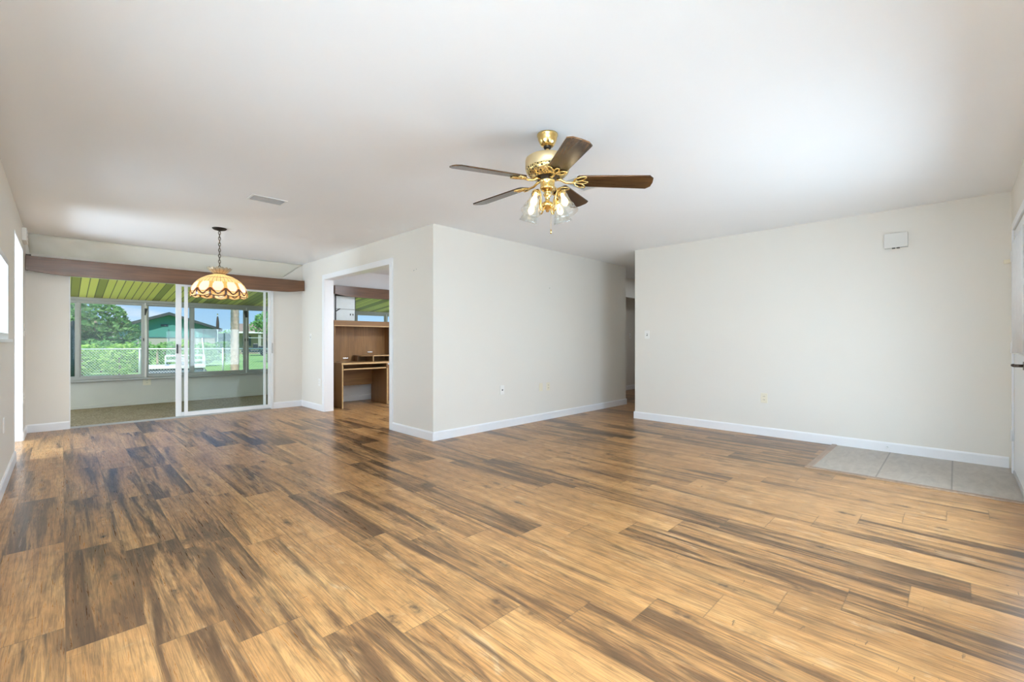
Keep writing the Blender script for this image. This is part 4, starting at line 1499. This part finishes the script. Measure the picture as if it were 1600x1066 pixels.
# chain link fence
fa, fb = at(60, 14.0, GZ0), at(470, 15.5, GZ0)
fa = fa + (fa - fb).normalized() * 7.0
fd = (fb - fa)
fl = fd.length
fd.normalize()
ZT = 0.86
fence = empty('chain_link_fence', fa, 'galvanised chain link fence crossing the lawn behind the sunroom windows', 'fence')
MB().cyl((fa.x, fa.y, ZT), (fb.x, fb.y, ZT), 0.022, n=8).build('top_rail', 'galvanised', fence)
nb = int(fl / 2.4)
for k in range(nb + 1):
    p = fa + fd * (fl * k / nb)
    MB().cyl((p.x, p.y, GZ0), (p.x, p.y, ZT + 0.04), 0.028, n=8).build('post', 'galvanised', fence)
ms_ = MB()
pit = 0.085
hh = ZT - GZ0 - 0.02
k = -hh
up = Vector((0, 0, 1))
while k < fl:
    for sgn in (1, -1):
        s0_, s1_ = max(k, 0), min(k + hh, fl)
        if s1_ > s0_:
            if sgn == 1:
                z0_, z1_ = GZ0 + (s0_ - k), GZ0 + (s1_ - k)
            else:
                z0_, z1_ = GZ0 + hh - (s0_ - k), GZ0 + hh - (s1_ - k)
            a = fa + fd * s0_
            b = fa + fd * s1_
            ms_.cyl((a.x, a.y, z0_), (b.x, b.y, z1_), 0.0038, n=3, caps=False, smooth=False)
    k += pit
ms_.build('wire_mesh', 'galvanised', fence)


def leaf_cloud(mb, centre, rad, count, size, rng, flat=0.0):
    """leaves scattered through an ellipsoid, denser toward its skin"""
    for _ in range(count):
        while True:
            d = Vector((rng.uniform(-1, 1), rng.uniform(-1, 1), rng.uniform(-1, 1)))
            if 0.05 < d.length < 1:
                break
        d = d.normalized() * (d.length ** 0.45)
        p = Vector(centre) + Vector((d.x * rad[0], d.y * rad[1], d.z * rad[2]))
        u = Vector((rng.uniform(-1, 1), rng.uniform(-1, 1), rng.uniform(-0.6, 0.6))).normalized()
        w_ = u.orthogonal().normalized()
        w_ = (w_ + u.cross(w_) * rng.uniform(-1, 1)).normalized()
        s = size * rng.uniform(0.6, 1.3)
        mb.add([p - u * s, p + w_ * s * 0.45, p + u * s, p - w_ * s * 0.45], [(0, 1, 2, 3)])


def tree(name, base, blobs, trunk_r, leaf_mat, leaf_size, count, label, cat, group=None, seed=1, trunk_h=None):
    rng = random.Random(seed)
    e = empty(name, base, label, cat, group)
    m = MB()
    tot = sum(r[0] * r[1] * r[2] for _, r in blobs)
    for c, r in blobs:
        leaf_cloud(m, Vector(base) + Vector(c), r, max(30, int(count * (r[0] * r[1] * r[2]) / tot)), leaf_size, rng)
    m.build('foliage', leaf_mat, e)
    th_ = trunk_h or max(c[2] for c, r in blobs)
    t = MB()
    b = Vector(base)
    t.tube([b, b + Vector((0.03, 0.02, th_ * 0.4)), b + Vector((-0.02, 0.03, th_))], [trunk_r, trunk_r * 0.8, trunk_r * 0.4], 8)
    for k in range(4):
        a = k * 1.7
        t.tube([b + Vector((0, 0.02, th_ * (0.4 + 0.1 * k))), b + Vector((math.cos(a) * th_ * 0.25, math.sin(a) * th_ * 0.25, th_ * (0.6 + 0.1 * k)))], [trunk_r * 0.5, trunk_r * 0.2], 6)
    t.build('trunk', 'bark', e)
    return e


# big tree in the left window
tree('leafy_tree', at(150, 24, GZ0), [((0, 0, 2.6), (1.35, 1.2, 1.0)), ((-0.8, 0.5, 1.9), (1.1, 1.0, 0.9)), ((0.9, -0.6, 1.9), (0.9, 0.9, 0.8)), ((0.2, 0, 1.1), (1.3, 1.1, 0.6))], 0.14, 'leaves_dark', 0.15, 3400,
     'big dark green tree filling the left sunroom window', 'tree', 'garden trees', 3)
tree('leafy_tree', at(104, 26, GZ0), [((0, 0, 2.8), (1.2, 1.2, 1.2)), ((0.3, -0.4, 1.5), (1.1, 1.1, 1.0))], 0.13, 'leaves_mid', 0.15, 1800,
     'green tree at the outer edge of the left sunroom window', 'tree', 'garden trees', 4)
for k, px in enumerate((197, 209)):
    tree('small_conifer', at(px, 33 + 4 * k, GZ0), [((0, 0, 0.8), (0.32, 0.32, 0.7)), ((0, 0, 1.5), (0.22, 0.22, 0.5))], 0.05, 'leaves_blue', 0.10, 420,
         'dark bluish %s conifer right of the big tree' % ('short' if k else 'slim'), 'conifer', 'dark conifers', 20 + k)
# bright shrubs behind the fence
for k, (px, d, h_, r_, mt, lb) in enumerate((
        (128, 18.0, 1.25, 0.62, 'leaves_bright', 'bright yellow green shrub behind the fence, leftmost of its row'),
        (158, 20.5, 1.40, 0.66, 'leaves_mid', 'green shrub behind the fence under the big tree'),
        (186, 18.0, 1.28, 0.62, 'leaves_bright', 'bright shrub behind the fence below the dark conifers'),
        (214, 20.5, 1.40, 0.62, 'leaves_mid', 'green shrub behind the fence at the left window post'),
        (258, 25.0, 1.35, 0.55, 'leaves_mid', 'green shrub in front of the teal house'),
        (283, 28.5, 1.45, 0.62, 'leaves_bright', 'bright shrub below the right slope of the teal house roof'),
        (316, 25.5, 1.28, 0.70, 'leaves_mid', 'green shrub beside the dark screen enclosure'),
        (348, 30.0, 1.35, 1.00, 'leaves_dark', 'dark green shrub left of the palm trunk'))):
    b = at(px, d, GZ0)
    tree('garden_shrub', b, [((0, 0, h_ * 0.55), (r_, r_, h_ * 0.5)), ((0.3, 0.2, h_ * 0.75), (r_ * 0.6, r_ * 0.6, h_ * 0.32))], 0.04, mt, 0.09, 900, lb, 'shrub', 'shrubs behind the fence', 40 + k)
# far tree line
for k, (px, d, h_, r_) in enumerate(((316, 66, 3.6, 2.0), (333, 82, 3.4, 1.9), (362, 95, 3.8, 2.2), (384, 92, 3.6, 2.4), (210, 72, 3.0, 2.0))):
    tree('distant_tree', at(px, d, GZ0), [((0, 0, h_ * 0.6), (r_, r_, h_ * 0.42))], 0.2, 'leaves_mid', 0.30, 500,
         ['distant green tree behind the screen enclosure', 'distant low tree left of the flagpole', 'distant low tree behind the palm trunk', 'distant low tree left of the tan roof', 'distant tree behind the dark conifers'][k], 'tree', 'distant trees', 60 + k)
# tree over the right house
tree('leafy_tree', at(419, 30, GZ0), [((0, 0, 2.7), (0.85, 0.85, 0.75)), ((-0.55, 0.3, 2.45), (0.5, 0.5, 0.4)), ((0.7, -0.6, 2.9), (0.9, 0.9, 0.8))], 0.09, 'leaves_mid', 0.13, 1300,
     'green tree rising over the tan roofed house', 'tree', 'garden trees', 9)


def frond(mb, base, ang, length, droop, wid, rise):
    pts = []
    for k in range(9):
        s = k / 8
        pts.append(Vector(base) + Vector((math.cos(ang) * length * s, math.sin(ang) * length * s, rise * s - droop * s * s)))
    side = Vector((-math.sin(ang), math.cos(ang), 0))
    for k in range(8):
        for j2 in range(3):
            p = pts[k].lerp(pts[k + 1], j2 / 3)
            for sg in (1, -1):
                tip = p + side * sg * wid * (1 - 0.55 * (k / 8)) + (pts[k + 1] - pts[k]) * 1.4 + Vector((0, 0, -wid * 0.35))
                q = (pts[k + 1] - pts[k]) * 0.22
                mb.add([p - q, tip, p + q], [(0, 1, 2)])
    mb.tube(pts, [0.012 - 0.001 * k for k in range(9)], 4)


def palm(base, h_, r_, nf, fl_, label, group, bark='palm_bark', lean=0.0, seed=1):
    rng = random.Random(seed)
    e = empty('palm_tree', base, label, 'palm', group)
    b = Vector(base)
    t = MB()
    pts, rad = [], []
    n_ = max(10, int(h_ / 0.07))
    for k in range(n_ + 1):
        s = k / n_
        pts.append(b + Vector((lean * s, 0.3 * lean * s, h_ * s)))
        rad.append(r_ * (1.0 - 0.15 * s) * (1.07 if k % 2 else 0.95) * (1.25 - 0.25 * min(1, s * 6)))
    t.tube(pts, rad, 14)
    t.build('trunk', bark, e)
    f = MB()
    for k in range(nf):
        frond(f, pts[-1], 2 * PI * k / nf + rng.uniform(-0.2, 0.2), fl_ * rng.uniform(0.8, 1.1), fl_ * rng.uniform(0.5, 1.0), fl_ * 0.22, fl_ * rng.uniform(0.2, 0.7))
    f.build('fronds', 'leaves_mid', e)
    return e


palm(at(367, 12.0, GZ0), 4.2, 0.105, 12, 1.5, 'thick rough palm trunk just outside the middle sunroom window', 'palms', seed=2)
palm(at(246, 22.0, GZ0), 1.15, 0.05, 11, 0.62, 'small palm with drooping fronds in front of the teal house', 'palms', seed=5)

# covered patio umbrella outside the left pane
b = at(114, 11.6, GZ0)
e = empty('patio_umbrella', b, 'tall closed dark teal umbrella behind the left sunroom window', 'umbrella')
m = MB().lathe([(0.001, 1.98), (0.035, 1.95), (0.055, 1.80), (0.085, 1.35), (0.10, 0.85), (0.095, 0.42), (0.05, 0.40)], 32, b, ripple=lambda t, k: 1 + 0.12 * math.cos(8 * t))
m.build('canopy', 'teal_cover', e)
MB().cyl(b, b + Vector((0, 0, 0.5)), 0.02).build('pole', 'galvanised', e)
MB().lathe([(0.001, 0.07), (0.04, 0.065), (0.2, 0.03), (0.22, 0.0)], 24, b).build('base', 'boat_grey', e)


# houses
def house(name, px, d, rotz, label, build):
    p = at(px, d, GZ0)
    e = empty(name, p, label, 'house', rotz=rotz, local=True)
    build(e)
    return e


def face_angle(px):
    return YAW - PI / 2 - math.atan((px - 800) / FPX)     # local -y looks back along the line of sight


def teal_house(e):
    # gable end toward the viewer; local x runs to the right
    hw, ze, zp, L_ = 4.5, 2.75, 4.32, 7.0
    MB().box(-hw, hw, 0, L_, 0, 1.85).build('wall', 'pale_stucco', e)
    MB().prism([(-hw, 1.85), (hw, 1.85), (hw, ze), (0, zp), (-hw, ze)], 1, 0.0, 0.14).build('gable', 'teal_siding', e)
    for s in (-1, 1):
        MB().prism([(0, zp), (s * (hw + 0.45), ze - 0.16), (s * (hw + 0.45), ze + 0.12), (0, zp + 0.32)], 1, -0.9, L_ + 0.4).build('roof', 'dark_shingle', e)
    MB().box(-0.75, -0.1, -0.05, 0.0, 3.05, 3.3).build('vent', 'dark_window', e)
    for xx in (-2.6, -0.1, 1.9, 3.1):
        MB().box(xx, xx + 0.09, -0.06, 0.0, 0.0, 2.75).build('post', 'dark_screen', e)
    MB().box(-hw, hw, -0.05, 0.0, 1.78, 1.88).build('beam', 'dark_screen', e)
    sc = MB()
    for k in range(9):
        sc.box(hw - 0.3 + k * 0.28, hw - 0.27 + k * 0.28, -1.2, -1.17, 0, 2.35)
    for k in range(5):
        sc.box(hw - 0.3, hw + 2.0, -1.2, -1.17, 0.1 + k * 0.55, 0.14 + k * 0.55)
    sc.box(hw - 0.3, hw + 2.0, -1.14, -1.12, 0, 2.3)
    sc.build('screen_enclosure', 'dark_screen', e)


house('neighbour_house', 264.5, 50, face_angle(264.5), 'teal gabled house with dark roof beyond the fence', teal_house)


def tan_house(e):
    MB().box(-1.9, 6.5, 0.0, 6.0, 0, 2.42).build('wall', 'beige_stucco', e)
    MB().prism([(-1.6, 2.40), (-1.6, 2.50), (2.8, 3.45), (7.2, 2.50), (7.2, 2.40)], 0, -2.4, 7.0).build('roof', 'tan_shingle', e)
    for xx in (-0.1, 1.95):
        MB().box(xx, xx + 0.28, -1.45, -1.2, 0, 2.42).build('post', 'pale_stucco', e)
    MB().box(-2.3, 6.9, -1.62, -1.55, 2.28, 2.46).build('fascia', 'white_trim', e)
    for xx in (-1.6,):
        MB().box(xx, xx + 0.8, -0.06, 0.0, 0.9, 2.0).build('window', 'dark_window', e)
    MB().box(0.7, 3.3, -0.05, 0.0, 0.0, 2.1).build('garage_opening', 'dark_window', e)


house('neighbour_house', 405, 50, face_angle(405), 'low tan roofed house with porch posts in the right sunroom window', tan_house)


def far_house(e):
    MB().box(-2.5, 2.5, 0, 4, 0, 3.0).build('wall', 'pale_stucco', e)
    MB().prism([(-2.9, 2.95), (2.9, 2.95), (0, 4.0)], 1, -0.3, 4.3).build('roof', 'boat_grey', e)


house('neighbour_house', 206, 60, face_angle(206), 'distant pale house between big tree and teal house', far_house)


def far_house2(e):
    MB().box(-1.5, 1.5, 0, 4, 0, 1.7).build('wall', 'pale_stucco', e)
    MB().prism([(-0.4, 1.65), (4.4, 1.65), (2, 2.5)], 0, -1.7, 1.7).build('roof', 'tan_shingle', e)


house('neighbour_house', 347, 72, face_angle(349), 'distant low pale house left of the palm trunk', far_house2)

# parked dark cart in front of the tan house
p = at(397, 44, GZ0)
e = empty('golf_cart', p, 'dark golf cart parked before the tan roofed house', 'golf cart', rotz=face_angle(397), local=True)
MB().prism([(-1.1, 0.35), (-0.95, 0.75), (-0.35, 0.8), (-0.25, 0.55), (0.35, 0.55), (0.4, 0.95), (1.1, 0.95), (1.15, 0.35)], 1, -0.55, 0.55).build('body', 'cart_dark', e, bevel=0.03)
MB().box(-0.6, 1.0, -0.6, 0.6, 1.72, 1.78).build('roof', 'boat_grey', e, bevel=0.02)
m = MB()
for xx, yy in ((-0.5, -0.5), (-0.5, 0.5), (0.9, -0.5), (0.9, 0.5)):
    m = MB().cyl((xx, yy, 0.75), (xx, yy, 1.73), 0.025, n=6)
    m.build('post', 'cart_dark', e)
for xx in (-0.75, 0.75):
    for yy in (-0.55, 0.45):
        MB().cyl((xx, yy, 0.23), (xx, yy + 0.1, 0.23), 0.23, n=18).build('wheel', 'plastic_dark', e)
MB().box(-0.1, 0.35, -0.45, 0.45, 0.75, 1.2).build('seat', 'cart_dark', e, bevel=0.05)

# boat platform behind the fence
p = at(273, 17.0, GZ0)
e = empty('pontoon_boat', p, 'white railed pontoon boat behind the chain link fence', 'boat', rotz=face_angle(273), local=True)
MB().box(-0.95, 0.95, -0.5, 0.9, 0.42, 0.52).build('deck', 'boat_white', e, bevel=0.01)
for yy in (-0.3, 0.7):
    MB().lathe([(0.001, -1.0), (0.10, -0.92), (0.17, -0.75), (0.17, 0.8), (0.10, 0.97), (0.001, 1.02)], 16, (0, yy, 0.24), mat=Matrix.Rotation(PI / 2, 3, 'Y')).build('pontoon', 'boat_navy', e)
for xx in (-0.9, 0.88):
    MB().box(xx, xx + 0.04, -0.45, 0.85, 0.0, 0.42).build('cradle', 'boat_grey', e)
rl = MB()
for zz in (0.68, 0.88):
    rl.tube([(-0.28, -0.46, zz), (0.92, -0.46, zz), (0.92, 0.86, zz), (-0.28, 0.86, zz), (-0.28, -0.46, zz)], 0.018, 6)
for xx in (-0.28, 0.1, 0.5, 0.92):
    for yy in (-0.46, 0.86):
        rl.cyl((xx, yy, 0.5), (xx, yy, 0.88), 0.018, n=6)
rl.build('railing', 'boat_white', e)
MB().box(0.05, 0.42, 0.0, 0.4, 0.52, 0.82).build('seat', 'boat_grey', e, bevel=0.03)
MB().cyl((0.93, -0.4, 0.5), (0.84, -0.4, 1.56), 0.028, 0.02, n=8).build('mast', 'boat_white', e)

# flagpole with furled flag
p = at(340, 40, GZ0)
e = empty('flagpole', p, 'flagpole with furled dark flag left of the palm trunk', 'flagpole')
MB().cyl(p, p + Vector((0, 0, 3.8)), 0.04, 0.03, n=8).build('pole', 'galvanised', e)
MB().lathe([(0.001, 3.75), (0.06, 3.55), (0.10, 3.1), (0.11, 2.7), (0.04, 2.5)], 12, p, ripple=lambda t, k: 1 + 0.2 * math.cos(5 * t)).build('flag', 'flag_cloth', e)
MB().ball(p + Vector((0, 0, 3.83)), 0.06).build('finial', 'brass', e)

for o in list(bpy.data.objects):
    if '_org' in o:
        del o['_org']
